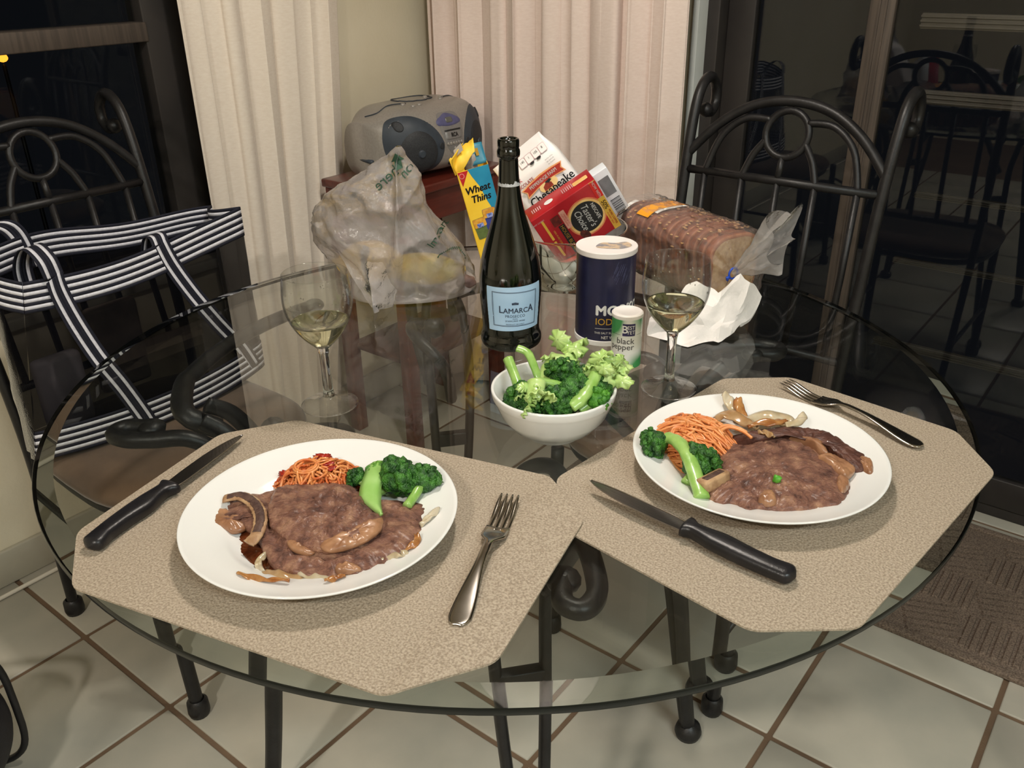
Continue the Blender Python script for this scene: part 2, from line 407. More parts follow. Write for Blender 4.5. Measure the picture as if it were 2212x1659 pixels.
# doormat
RUG = bpy.data.materials.new('ribbed_doormat'); RUG.use_nodes = True
_nt = RUG.node_tree; _b = _nt.nodes['Principled BSDF']; _L = _nt.links.new
_b.inputs['Roughness'].default_value = 0.95
_tcx = node(_nt, 'ShaderNodeTexCoord'); _n = node(_nt, 'ShaderNodeTexNoise', Scale=300, Detail=3); _L(_tcx.outputs['Object'], _n.inputs['Vector'])
_rp = node(_nt, 'ShaderNodeValToRGB'); _rp.color_ramp.elements[0].color = c(86, 72, 62); _rp.color_ramp.elements[1].color = c(128, 112, 98); _rp.color_ramp.elements[0].position = 0.35; _rp.color_ramp.elements[1].position = 0.65
_L(_n.outputs['Fac'], _rp.inputs['Fac']); _L(_rp.outputs['Color'], _b.inputs['Base Color'])
_bp = node(_nt, 'ShaderNodeBump', Strength=0.6, Distance=0.002); _L(_n.outputs['Fac'], _bp.inputs['Height']); _L(_bp.outputs['Normal'], _b.inputs['Normal'])
rug = thing('doormat', 'taupe ribbed doormat on the tiles in front of the sliding door', 'rug', (0, 0, 0), A0)
RU0, RU1, RV0, RV1 = -1.12, 0.42, 1.535, 2.02
mb = MB(); bx(mb, RU0, RU1, RV0, RV1, 0.0, 0.006, 0.002); mb.obj('backing', RUG, rug)
mb = MB()
for (a, b_, d, e) in ((RU0, RU1, RV0, RV0+0.02), (RU0, RU1, RV1-0.02, RV1), (RU0, RU0+0.02, RV0, RV1), (RU1-0.02, RU1, RV0, RV1)): bx(mb, a, b_, d, e, 0.002, 0.011, 0.003)
mb.obj('border', RUG, rug)
mb = MB()   # chevron ribs: short raised bars in blocks of alternating slant
cell = 0.12
nu_, nv_ = int((RU1-RU0-0.06)/cell), int((RV1-RV0-0.06)/cell)
for i in range(nu_+1):
    for j in range(nv_+1):
        cx_, cy_ = RU0+0.03+cell*(i+0.5), RV0+0.03+cell*(j+0.5)
        for k in range(6):
            off = (k-2.5)*0.0195; ang = R(22 if (i+j) % 2 else 68+22)
            dx, dy = math.cos(ang), math.sin(ang)
            px, py = cx_-dy*off, cy_+dx*off
            L_ = 0.056
            p0 = (px-dx*L_, py-dy*L_); p1 = (px+dx*L_, py+dy*L_)
            if min(p0[0], p1[0]) < RU0+0.02 or max(p0[0], p1[0]) > RU1-0.02 or min(p0[1], p1[1]) < RV0+0.02 or max(p0[1], p1[1]) > RV1-0.02: continue
            mb.box(px, py, 0, 0, 0, 0) if False else None
            hw = 0.006
            q = [(p0[0]-dy*hw*-1, p0[1]-dx*hw), (p1[0]+dy*hw, p1[1]-dx*hw), (p1[0]-dy*hw, p1[1]+dx*hw), (p0[0]-dy*hw, p0[1]+dx*hw)]
            q[0] = (p0[0]+dy*hw, p0[1]-dx*hw)
            vs = [(x, y, 0.005) for x, y in q]+[(px+(x-px)*0.9+0, py+(y-py)*0.9, 0.0105) for x, y in q]
            mb.add(vs, [(4, 5, 6, 7), (0, 1, 5, 4), (1, 2, 6, 5), (2, 3, 7, 6), (3, 0, 4, 7)], 0, False)
tag(mb.obj('ribs', RUG, rug), kind='stuff')

# lamp over the table (above the frame, seen as a reflection) and a far lamp outside
pl = thing('pendant_lamp', 'pendant lamp over the table, seen only as a reflection in the glass', 'lamp', (LAMP.x, LAMP.y, 1.86))
sh = [(0.02, 0.165), (0.035, 0.16), (0.08, 0.145), (0.135, 0.11), (0.175, 0.06), (0.19, 0.0)]
mb = MB().lathe(sh+[(0.187, 0.0), (0.172, 0.058), (0.132, 0.107), (0.078, 0.142), (0.02, 0.16)], 40)
mb.obj('shade', M('shade_metal', c(70, 66, 62), 0.45, 0.2, n2=c(60, 57, 54), nscale=8), pl)
MB().tube([(0, 0, 0.16), (0, 0, 0.58)], 0.005, 8).obj('cord', IRON, pl)
MB().lathe([(0, 0.145), (0.02, 0.145), (0.022, 0.11), (0.0, 0.11)], 20).obj('socket', IRON, pl)
MB().ico((0, 0, 0.07), 0.028, 3).obj('bulb', M('bulb_glow', c(255, 236, 205), 0.3, emit=c(255, 225, 180), estr=60), pl)
lo = thing('street_lamp', 'small orange lamp glowing outside in the dark', 'lamp', (-2.077, 3.82, 0))
MB().ico((0, 0, 0.8825), 0.022, 2, sc=(1, 1, 0.8)).obj('globe', M('orange_glow', c(255, 150, 40), 0.4, emit=(1.0, 0.36, 0.03, 1), estr=3.0), lo)
MB().lathe([(0.02, 0.0), (0.01, 0.02), (0.008, 0.85), (0.0, 0.86)], 12).obj('post', IRON, lo)

# ------------------------------------------------------------ chairs
def make_chair(name, label, loc, rotz):
    t = thing(name, label, 'chair', loc, rotz, 'wrought iron dining chairs')
    # local: +y towards the back, x across, z up
    mb = MB(); n = 44
    def rim(k, s):
        a = 2*PI*k/n; ca, sa = math.cos(a), math.sin(a); e = 0.62
        return (0.215*s*math.copysign(abs(ca)**e, ca)*(1-0.06*sa), 0.215*s*math.copysign(abs(sa)**e, sa))
    prof = [(0.0, 0.470), (0.5, 0.469), (0.8, 0.466), (0.93, 0.460), (0.985, 0.450), (1.0, 0.440), (0.985, 0.430), (0.9, 0.424), (0.0, 0.424)]
    vs = []; fs = []
    for (s_, z_) in prof:
        for k in range(n): x, y = rim(k, s_); vs.append((x, y, z_))
    for i in range(len(prof)-1):
        for k in range(n): fs.append((i*n+k, i*n+(k+1) % n, (i+1)*n+(k+1) % n, (i+1)*n+k))
    mb.add(vs, fs); mb.obj('seat', SUEDE, t)
    fr = MB().tube([rim(k, 0.93)+(0.416,) for k in range(n)], 0.009, 8, closed=True); fr.obj('seat_frame', IRON, t)
    foot = [(0.0, 0.0), (0.018, 0.0), (0.020, 0.008), (0.019, 0.03), (0.013, 0.036)]
    for sx in (-1, 1):
        f = MB().tube(cr([(sx*0.175, -0.205, 0.43), (sx*0.180, -0.212, 0.2), (sx*0.180, -0.222, 0.0)], 6), 0.0125, 10)
        f.lathe(foot, 18, (sx*0.180, -0.222, 0)); f.obj('leg', IRON, t)
        pts = [(sx*0.178, 0.232, 0.0), (sx*0.182, 0.212, 0.22), (sx*0.185, 0.205, 0.45), (sx*0.190, 0.232, 0.66), (sx*0.193, 0.268, 0.845), (sx*0.196, 0.298, 0.95)]
        sc = [(sx*0.197, 0.325, 0.995), (sx*0.198, 0.362, 1.008), (sx*0.198, 0.390, 0.985), (sx*0.198, 0.392, 0.955), (sx*0.198, 0.372, 0.938), (sx*0.198, 0.350, 0.945)]
        f = MB().tube(cr(pts+sc, 6), 0.0105, 10); f.ico(sc[-1], 0.015, 2); f.lathe(foot, 18, (sx*0.178, 0.232, 0)); f.obj('back_post', IRON, t)
    yb = lambda z: 0.205+0.063*sm(0.45, 0.845, z)*1.0+(0.10*(z-0.845) if z > 0.845 else 0)*2.6
    P = lambda x, z: (x, yb(z), z)
    MB().tube([P(-0.192, 0.845), P(0.192, 0.845)], 0.0085, 8).obj('cross_bar', IRON, t)
    MB().tube([P(-0.187, 0.535), P(0.187, 0.535)], 0.0085, 8).obj('lower_bar', IRON, t)
    MB().tube(cr([P(-0.195, 0.872), P(-0.14, 0.932), P(-0.075, 0.972), P(0, 0.985), P(0.075, 0.972), P(0.14, 0.932), P(0.195, 0.872)], 6), 0.0095, 10).obj('arch', IRON, t)
    MB().tube([P(0.041*math.cos(a), 0.928+0.041*math.sin(a)) for a in [2*PI*k/28 for k in range(28)]], 0.007, 8, closed=True).obj('ring', IRON, t)
    for sx in (-1, 1):
        MB().tube(cr([P(sx*0.036, 0.950), P(sx*0.085, 0.948), P(sx*0.128, 0.912), P(sx*0.150, 0.845)], 6), 0.0068, 8).obj('inner_arc', IRON, t)
        MB().tube(cr([P(sx*0.038, 0.914), P(sx*0.058, 0.885), P(sx*0.072, 0.845)], 6), 0.0068, 8).obj('inner_arc', IRON, t)
    MB().tube([P(0, 0.888), P(0, 0.845)], 0.0068, 8).obj('inner_arc', IRON, t)
    for x in (-0.150, -0.072, 0, 0.072, 0.150):
        MB().tube([P(x, 0.845), P(x, 0.69), P(x, 0.535)], 0.0068, 8).obj('spindle', IRON, t)
    for y in (-0.215, 0.215): pass
    for sx in (-1, 1): MB().tube([(sx*0.180, -0.214, 0.17), (sx*0.180, 0.214, 0.17)], 0.007, 8).obj('stretcher', IRON, t)
    return t
make_chair('dining_chair', 'black wrought iron chair holding the striped tote bag by the window', W(-1.41, 0.735), R(51.626))
ch2 = make_chair('dining_chair', 'black wrought iron chair with scrolled posts before the sliding door', W(-0.620, 1.352, 0.0057), A0); ch2.rotation_euler.x = R(1.35)

# ------------------------------------------------------------ table
TC = Vector((-0.0068, 1.034)); TR = 0.5646
TBL = thing('dining_table', 'round glass top dining table on black scrolled iron legs', 'table', (TC.x, TC.y, 0))
TOPG = thin_glass('table_glass', (0.925, 0.94, 0.925, 1), boost=1.0)
EDGEG = M('glass_edge', c(11, 17, 15), 0.25, n2=c(8, 13, 11), nscale=3)
BEVG = bpy.data.materials.new('glass_bevel'); BEVG.use_nodes = True      # a shallow prism bends the view a little
_nt = BEVG.node_tree; _nt.nodes.clear(); _L = _nt.links.new
_o = node(_nt, 'ShaderNodeOutputMaterial'); _r = node(_nt, 'ShaderNodeBsdfRefraction', Color=(0.86, 0.90, 0.87, 1), Roughness=0.0, IOR=1.12); _g = node(_nt, 'ShaderNodeBsdfGlossy', Roughness=0.0)
_f = node(_nt, 'ShaderNodeFresnel', IOR=1.5); _mx = node(_nt, 'ShaderNodeMixShader'); _L(_f.outputs[0], _mx.inputs[0]); _L(_r.outputs[0], _mx.inputs[1]); _L(_g.outputs[0], _mx.inputs[2]); _L(_mx.outputs[0], _o.inputs[0])
RB = TR-0.022
MB().lathe([(0, 0.757), (0.3, 0.757), (RB, 0.757)], 160).lathe([(0, 0.745), (0.3, 0.745), (TR-0.004, 0.745)][::-1], 160).obj('glass_top', TOPG, TBL, autos=30)
MB().lathe([(RB, 0.757), (TR-0.0006, 0.7530)][::-1], 160).obj('bevel', BEVG, TBL)
MB().lathe([(TR-0.0006, 0.7530), (TR, 0.7522), (TR, 0.7458), (TR-0.0008, 0.745), (TR-0.004, 0.745)][::-1], 160).obj('outer_edge', EDGEG, TBL)
BC = Vector((-0.05, 1.036))-TC
def leg(ang):
    m = Matrix.Translation((BC.x, BC.y, 0)) @ Matrix.Rotation(ang, 4, 'Z')
    root = MB()
    for s_ in (-1, 1):
        pts = [(0.358, s_*0.004, 0.02), (0.338, s_*0.010, 0.15), (0.315, s_*0.020, 0.32), (0.290, s_*0.028, 0.46), (0.272, s_*0.032, 0.58), (0.285, s_*0.034, 0.655), (0.315, s_*0.030, 0.715), (0.345, s_*0.022, 0.738)]
        root.tube(cr(pts, 7), 0.0125, 8, flat=(0.62, 1.0))
    root.lathe([(0, 0), (0.021, 0.0), (0.024, 0.01), (0.021, 0.022), (0.010, 0.030)], 20, (0.36, 0, 0))
    root.xf(m); lo_ = root.obj('leg', IRON, TBL)
    MB().box(0.285, 0, 0.495, 0.016, 0.056, 0.024, m, 0.002).obj('cross_bar', IRON, lo_)
    k = [(0.27, 0, 0.58), (0.20, 0.012, 0.655), (0.17, 0.028, 0.70), (0.20, 0.055, 0.725), (0.25, 0.06, 0.725), (0.275, 0.04, 0.72), (0.262, 0.022, 0.715)]
    q = MB().tube(cr(k, 7), 0.0095, 8); q.ico(k[-1], 0.0175, 2); q.xf(m); q.obj('scroll', IRON, lo_)
    k = [(0.275, 0.034, 0.61), (0.318, 0.050, 0.695), (0.357, 0.051, 0.730), (0.400, 0.048, 0.733), (0.434, 0.040, 0.733), (0.450, 0.022, 0.733), (0.436, 0.008, 0.733), (0.407, 0.016, 0.733)]
    q = MB().tube(cr(k, 7), 0.0105, 8); q.ico(k[-1], 0.0175, 2, sc=(1, 1, 0.62)); q.xf(m); q.obj('scroll', IRON, lo_)
    k = [(0.425*math.cos(R(d_))-0.03*math.cos(R(d_)), 0.425*math.sin(R(d_)), 0.7335) for d_ in range(-58, -11, 4)]+[(0.375, -0.030, 0.725), (0.335, -0.026, 0.70)]
    q = MB().tube(cr(k, 4), 0.0145, 8, flat=(1.0, 0.62)); q.ico(k[0], 0.017, 2, sc=(1, 1, 0.62)); q.xf(m); q.obj('arc_brace', IRON, lo_)
for k in range(4): leg(R(11.2+90*k))

# ------------------------------------------------------------ side table and radio in the corner
CHERRY = M('cherry_wood', c(104, 40, 28), 0.32, n2=c(78, 28, 20), nscale=7, ndetail=6, nlo=0.3, nhi=0.7, stretch=(9, 1.2, 9), coat=0.25)
st_ = thing('side_table', 'small dark red wooden side table in the corner between the curtains', 'table', (0, 0, 0), A0)
su0, su1, sv0, sv1, sz = -1.770, -1.490, 1.455, 1.866, 0.735
mb = MB(); bx(mb, su0, su1, sv0, sv1, sz-0.022, sz, 0.005); mb.obj('top', CHERRY, st_)
for (a, b_, d, e) in ((su1-0.035, su1-0.018, sv0+0.03, sv1-0.03), (su0+0.01, su0+0.025, sv0+0.03, sv1-0.03), (su0+0.03, su1-0.04, sv0+0.02, sv0+0.036), (su0+0.03, su1-0.04, sv1-0.036, sv1-0.02)):
    mb = MB(); bx(mb, a, b_, d, e, sz-0.10, sz-0.022, 0.002); mb.obj('apron', CHERRY, st_)
for a in (su0+0.025, su1-0.027):
    for d in (sv0+0.024, sv1-0.024):
        mb = MB(); bx(mb, a-0.018, a+0.018, d-0.018, d+0.018, 0, sz-0.022, 0.003); mb.obj('leg', CHERRY, st_)
mb = MB(); bx(mb, su0+0.02, su1-0.02, sv0+0.03, sv1-0.03, 0.255, 0.272, 0.003); mb.obj('shelf', M('brown_shelf', c(88, 52, 40), 0.45, n2=c(74, 42, 32), nscale=6, stretch=(9, 1.2, 9)), st_)

SILVER = M('silver_plastic', c(162, 157, 151), 0.34, 0.3, n2=c(155, 150, 144), nscale=200, bump=0.05, bscale=600)
SILVER2 = M('grey_silver_plastic', c(140, 138, 137), 0.4, 0.25, n2=c(134, 132, 131), nscale=200)
GREYD = M('slate_plastic', c(58, 66, 76), 0.5, n2=c(50, 57, 66), nscale=20)
GRILL = M('speaker_grille', c(34, 36, 40), 0.6, n2=c(48, 50, 54), nscale=500, nlo=0.45, nhi=0.55)
BX = thing('boombox', 'silver portable radio with round speakers on the red side table', 'radio', W(-1.632, 1.682, sz), A0-R(4)); BX.scale = (1.0, 0.87, 1.05)
# local: width along +y (away), front faces +x
def bsec(t):
    """section width profile: t -1..1 along y -> (height scale, depth scale)"""
    e = abs(t); return (1-0.30*sm(0.55, 1.0, e)-0.10*e*e, 1-0.34*sm(0.62, 1.0, e)-0.06*e*e)
def brad(a):
    ca, sa = math.cos(a), math.sin(a); ex = 0.55
    return (math.copysign(abs(ca)**ex, ca), math.copysign(abs(sa)**ex, sa))
HW, HD, HH = 0.212, 0.135, 0.084
def bpt(t, a):
    hs, ds = bsec(t); x, z = brad(a)
    z_ = z*HH*hs
    if z < 0: z_ = z*HH*(0.92-0.05*abs(t))
    x_ = x*HD*(((1-min(1, abs(t))**2.4)**0.62*0.93+0.07) if x > 0 else ds*0.92)*(1-0.16*max(0, z))
    return (x_, t*HW, HH+z_+0.002-0.0)
mb = MB(); NT, NA = 46, 56
rows = []
for i in range(NT):
    t = -1+2*i/(NT-1); t = math.copysign(abs(t)**0.8, t); rows.append([bpt(t, 2*PI*k/NA) for k in range(NA)])
vs = [p for r_ in rows for p in r_]; fs = []
for i in range(NT-1):
    for k in range(NA): fs.append((i*NA+k, (i+1)*NA+k, (i+1)*NA+(k+1) % NA, i*NA+(k+1) % NA))
fs.append(tuple(range(NA))); fs.append(tuple((NT-1)*NA+k for k in range(NA))[::-1])
mb.add(vs, fs); mb.obj('body', SILVER, BX)
def onfront(y, z, lift=0.001):
    """point on the front skin of the radio at height z"""
    lo_, hi_ = -1.2, 1.5; t = y/HW
    for _ in range(30):
        m_ = (lo_+hi_)/2
        if bpt(t, m_)[2] < z: lo_ = m_
        else: hi_ = m_
    p = Vector(bpt(t, lo_)); q = Vector(bpt(t, lo_+0.02)); d = (q-p); n_ = Vector((d.z, 0, -d.x)).normalized()
    return p+n_*lift
def frontpatch(name, poly, lift, m, parent=BX):
    # poly in (y,z): fan of rings projected on the skin
    cy = sum(p[0] for p in poly)/len(poly); cz = sum(p[1] for p in poly)/len(poly); n_ = len(poly); mb = MB(); vs = []; fs = []
    K = 6
    for j in range(K+1):
        s_ = j/K
        for (y, z) in poly: vs.append(onfront(cy+(y-cy)*s_, cz+(z-cz)*s_, lift*(1 if j < K else 0.2)))
    for j in range(K):
        for i in range(n_): fs.append((j*n_+i, j*n_+(i+1) % n_, (j+1)*n_+(i+1) % n_, (j+1)*n_+i))
    mb.add(vs, fs); return mb.obj(name, m, parent)
def smoothpoly(pts, n=8): return [(p.x, p.y) for p in cr([(a, b_, 0) for a, b_ in pts], n, True)]
for sgn, nm in ((-1, 'speaker'), (1, 'speaker')):
    tri = smoothpoly([(sgn*0.180, 0.136), (sgn*0.122, 0.151), (sgn*0.066, 0.126), (sgn*0.038, 0.080), (sgn*0.062, 0.030), (sgn*0.112, 0.004), (sgn*0.165, 0.020), (sgn*0.192, 0.080)])
    if sgn > 0: tri = tri[::-1]
    rimp = [(sgn*0.113+(y-sgn*0.113)*1.07, 0.077+(z-0.077)*1.07) for y, z in tri]
    frontpatch('speaker_rim', rimp, 0.002, SILVER)
    sp = frontpatch('speaker_panel', tri, 0.004, GREYD)
    frontpatch('speaker_cone', disc(0.054, 40, sgn*0.116, 0.068), 0.007, GRILL, sp)
    frontpatch('dust_cap', disc(0.010, 16, sgn*0.116, 0.068), 0.011, GREYD, sp)
    frontpatch('tweeter', disc(0.012, 18, sgn*0.158, 0.128), 0.006, GRILL, sp)
    frontpatch('port', disc(0.008, 16, sgn*0.052, 0.080), 0.006, GRILL, sp)
frontpatch('control_panel', smoothpoly([(-0.040, 0.145), (-0.006, 0.150), (0.034, 0.145), (0.042, 0.112), (0.033, 0.078), (0, 0.054), (-0.030, 0.078), (-0.042, 0.112)]), 0.002, SILVER2)
frontpatch('display_surround', smoothpoly([(-0.046, 0.136), (-0.006, 0.148), (0.036, 0.136), (0.038, 0.124), (-0.006, 0.119), (-0.046, 0.124)]), 0.004, M('blue_grey_plastic', c(92, 92, 130), 0.4, n2=c(84, 84, 120), nscale=60))
frontpatch('display', rect(0.028, 0.012, 0.004, 4, -0.006, 0.132), 0.006, M('lcd', c(104, 104, 98), 0.2, n2=c(96, 96, 90), nscale=40))
td = frontpatch('cassette_door', rect(0.066, 0.020, 0.006, 4, 0, 0.099), 0.005, SILVER2)
frontpatch('slot', rect(0.066, 0.003, 0.001, 2, 0, 0.1105), 0.006, BLACK_PRINT, td)
for k in range(6): frontpatch('button', [(a, b_) for a, b_ in disc(0.0038, 12, -0.0265+0.0106*k, 0.081)], 0.005, SILVER)
frontpatch('button', disc(0.004, 12, 0.0, 0.069), 0.005, SILVER)
frontpatch('handle_slot', rect(0.05, 0.013, 0.006, 4, 0.006, 0.036), 0.003, GRILL)
g = glyphs('RCA', 0.013, 0.04, align='CENTER'); mb = MB(); mb.add([onfront(a, 0.099+b_, 0.0058) for a, b_ in g[0]], g[1], 0, False); mb.obj('lettering', BLACK_PRINT, BX)
# lid, carry handle and top buttons
def ontop(y, x, lift=0.001):
    t = y/HW; best = min((abs(bpt(t, a)[0]-x), a) for a in [0.25+2.6*k/80 for k in range(81)])[1]
    p = Vector(bpt(t, best)); return p+Vector((0, 0, lift))
for (y, x) in ((-0.085, 0.035), (-0.075, 0.06), (-0.05, 0.058), (0.055, 0.04), (0.075, 0.02), (0.045, 0.0)):
    MB().ico(ontop(y, x, 0.0), 0.0085, 2, sc=(0.75, 1, 0.5)).obj('top_button', SILVER, BX)
mb = MB(); ring_ = [ontop(0.062*math.cos(a), -0.02+0.048*math.sin(a), 0.0012) for a in [2*PI*k/40 for k in range(40)]]; mb.tube(ring_, 0.0013, 6, closed=True); mb.obj('lid_seam', GREYD, BX)
for sgn in (-1, 1):
    mb = MB(); mb.tube(cr([ontop(sgn*0.07, 0.03, 0.001), ontop(sgn*0.12, 0.015, 0.001), ontop(sgn*0.16, 0.01, 0.001), ontop(sgn*0.18, -0.02, 0.001)], 6), 0.0014, 6); mb.obj('handle_seam', GREYD, BX)
MB().tube([(-0.02, -0.205, 0.05), (0.03, -0.21, 0.05)], 0.007, 10, flat=(1, 0.7)).obj('side_knob', GREYD, BX)

# ------------------------------------------------------------ black bag on the floor, lower left
NYLON = M('black_nylon', c(38, 36, 42), 0.6, n2=c(30, 28, 34), nscale=30, bump=0.3, bscale=500)
bg = thing('travel_bag', 'black soft bag with piped edge standing on the tiles at the lower left', 'bag', (-0.945, 0.985, 0), R(8))
mb = MB()
def bagp(s, t):
    a = 2*PI*s; e = 0.5; ca, sa = math.cos(a), math.sin(a)
    k = math.sin(PI*min(max(t, 0.0), 1.0))**0.35 if 0 < t < 1 else 0
    return (0.118*math.copysign(abs(ca)**e, ca)*k, 0.085*math.copysign(abs(sa)**e, sa)*k, 0.001+0.27*t)
mb.grid(40, 24, bagp, closed_u=True); mb.obj('body', NYLON, bg)
for y in (-0.068, 0.068):
    pts = [(0.116*math.copysign(abs(math.cos(a))**0.5, math.cos(a)), y, 0.136+0.128*math.copysign(abs(math.sin(a))**0.5, math.sin(a))) for a in [2*PI*k/48 for k in range(48)]]
    MB().tube(pts, 0.006, 8, closed=True).obj('piping', BLACK_PRINT, bg)

# ------------------------------------------------------------ striped tote bag on the left chair
MESHCLOTH = film('black_mesh_cloth', c(16, 16, 20), 0.25, rough=0.6, bump=0.3, bscale=500, gloss=0.04, trl=0.3)
NAVY = M('navy_webbing', c(24, 26, 42), 0.8, n2=c(18, 20, 34), nscale=200, bump=0.2, bscale=900)
WEBW = M('white_webbing', c(222, 222, 230), 0.8, n2=c(208, 208, 218), nscale=200, bump=0.2, bscale=900)
tote = thing('tote_bag', 'black mesh tote bag with navy and white striped bands leaning on the left chair', 'bag', (0, 0, 0), A0)
TB0, TB1 = 0.475, 0.80
def tfront(s, t):
    vv = (0.502+0.063*t)*(1-s)+(0.985+0.012*t)*s
    uu = -1.450-0.016*t+0.055*math.sin(PI*s)**0.8*(1-0.75*t)+0.02*math.sin(PI*s)*t*math.cos(3*s)
    zz = TB0+t*(0.305-0.012*math.sin(PI*s)+0.030*s)
    return Vector((uu, vv, zz))
def tback(s, t):
    vv = (0.545+0.02*t)*(1-s)+(0.985+0.012*t)*s
    uu = -1.560-0.045*t*math.sin(PI*s)-0.005*math.sin(7*s)*t
    zz = TB0+t*(0.345-0.028*s+0.006*math.sin(8*s))
    return Vector((uu, vv, zz))
def wr_(p, s, t, k): return p+Vector((0.004*nz(s*4, t*4, k), 0, 0.003*nz(s*5, t*3, k+3)))
mb = MB()
mb.grid(30, 16, lambda s, t: wr_(tfront(s, t*0.86), s, t, 1)); mb.grid(30, 16, lambda s, t: wr_(tback(s, t*0.86), s, t, 2))
for s_ in (0, 1):
    mb.grid(8, 16, lambda a, t: (tfront(s_, t*0.86)*(1-a)+tback(s_, t*0.86)*a)+Vector((0, (-0.028 if s_ == 0 else -0.03)*math.sin(PI*a)*(0.4+0.6*t)+(0.006*nz(a*5, t*4, 9)), 0)))
mb.grid(20, 8, lambda s, a: tfront(s, 0)*(1-a)+tback(s, 0)*a)
mb.obj('body', MESHCLOTH, tote)
ND = (1, 0, 1, 0, 1, 0, 1, 0, 1)   # stripe rows: 1 navy, 0 white
def band(name, fn, s0, s1, t0, t1, out, rows=ND, ns=40):
    mb = MB(); n = len(rows)
    for k, m_ in enumerate(rows):
        mb.grid(ns, 2, lambda s, t: fn(s0+(s1-s0)*s, t0+(t1-t0)*(k+t)/n)+Vector((out, 0, 0)), mi=m_)
    o = mb.obj(name, [WEBW, NAVY], tote); md = o.modifiers.new('t', 'SOLIDIFY'); md.thickness = 0.0012; md.offset = 0; return o
band('front_band', tfront, 0, 1, 0.83, 1.0, 0.002)
band('back_band', tback, 0, 1, 0.85, 1.0, 0.002)
band('base_band', tfront, 0, 1, 0.0, 0.17, 0.002)
for s_, nm in ((0, 'side_band'), (1, 'side_band')):
    band(nm, lambda a, t: (tfront(s_, t)*(1-a)+tback(s_, t)*a)+Vector((0, (-0.03 if s_ == 0 else -0.035)*math.sin(PI*a), 0)), 0, 1, 0.83, 1.0, 0)
    band(nm, lambda a, t: (tfront(s_, t)*(1-a)+tback(s_, t)*a)+Vector((0, (-0.004 if s_ == 0 else 0.004)*math.sin(PI*a), 0)), 0, 1, 0.0, 0.17, 0)
def strap(pts, width_dir, w=0.034, rows=(1, 0, 1, 1, 0, 1), name='strap'):
    mb = MB(); n = len(rows); path = cr(pts, 8)
    for k, m_ in enumerate(rows):
        mb.grid(len(path), 2, lambda s, t: path[min(len(path)-1, int(round(s*(len(path)-1))))]+width_dir*(w*((k+t)/n-0.5)), mi=m_)
    o = mb.obj(name, [WEBW, NAVY], tote); md = o.modifiers.new('t', 'SOLIDIFY'); md.thickness = 0.0014; md.offset = 0; return o
OUT = Vector((0.0045, 0, 0))
def sl_(pts): return [tfront(s, t)+OUT for s, t in pts]
WD = Vector((0, 0.9, 0.44)).normalized()
strap(sl_([(0.105, 1.0), (0.12, 0.9), (0.165, 0.72), (0.23, 0.5), (0.30, 0.3), (0.36, 0.10), (0.38, 0.02)]), WD)
strap(sl_([(0.565, 1.0), (0.60, 0.86), (0.67, 0.66), (0.76, 0.44), (0.86, 0.22), (0.92, 0.05)]), WD)
a_ = tfront(0.105, 1.0)+OUT; b_ = tfront(0.565, 1.0)+OUT
strap([a_, a_+Vector((-0.004, -0.004, 0.03)), a_+Vector((-0.03, -0.008, 0.048)), a_+Vector((-0.06, -0.01, 0.036)), a_+Vector((-0.085, -0.012, 0.0)), a_+Vector((-0.09, -0.01, -0.05))], Vector((0, 1, 0.1)).normalized(), name='handle')
strap([b_, b_+Vector((-0.008, 0.0, 0.014)), b_+Vector((-0.03, 0.0, 0.008)), b_+Vector((-0.05, 0, -0.03)), b_+Vector((-0.055, 0, -0.07))], Vector((0, 1, 0.1)).normalized(), name='handle')
c_ = tback(0.16, 1.0)
strap([c_+Vector((0.006, 0, -0.06)), c_+Vector((0.004, -0.01, 0.0)), c_+Vector((0.0, -0.03, 0.025)), c_+Vector((-0.03, -0.06, 0.02))], Vector((0.2, 0.8, 0.3)).normalized(), name='handle')
# things seen inside the mesh
tag(MB().box(-1.508, 0.60, 0.555, 0.03, 0.085, 0.14, None, 0.01).obj('paper_pouch', M('lilac_grey_paper', c(186, 178, 184), 0.7, n2=c(160, 152, 160), nscale=12), None, rotz=A0), 'pale grey pouch inside the lower left corner of the mesh tote', 'pouch')
tag(MB().box(-1.515, 0.72, 0.60, 0.025, 0.10, 0.17, None, 0.01).obj('folded_towel', M('dark_taupe_cloth', c(110, 98, 88), 0.9, n2=c(90, 80, 72), nscale=18), None, rotz=A0), 'dark folded cloth standing in the middle of the mesh tote', 'towel')

# ------------------------------------------------------------ placemats
MAT = bpy.data.materials.new('woven_vinyl'); MAT.use_nodes = True
_nt = MAT.node_tree; _b = _nt.nodes['Principled BSDF']; _L = _nt.links.new; _b.inputs['Roughness'].default_value = 0.62; _b.inputs['Specular IOR Level'].default_value = 0.35
_tc = node(_nt, 'ShaderNodeTexCoord'); _n = node(_nt, 'ShaderNodeTexNoise', Scale=520, Detail=2); _L(_tc.outputs['Object'], _n.inputs['Vector'])
_rp = node(_nt, 'ShaderNodeValToRGB'); _rp.color_ramp.elements[0].color = c(142, 128, 110); _rp.color_ramp.elements[1].color = c(178, 164, 145); _rp.color_ramp.elements[0].position = 0.36; _rp.color_ramp.elements[1].position = 0.62
_L(_n.outputs['Fac'], _rp.inputs['Fac']); _L(_rp.outputs['Color'], _b.inputs['Base Color'])
_vo = node(_nt, 'ShaderNodeTexVoronoi', Scale=330); _L(_tc.outputs['Object'], _vo.inputs['Vector'])
_bp = node(_nt, 'ShaderNodeBump', Strength=0.5, Distance=0.0012); _L(_vo.outputs['Distance'], _bp.inputs['Height']); _L(_bp.outputs['Normal'], _b.inputs['Normal'])
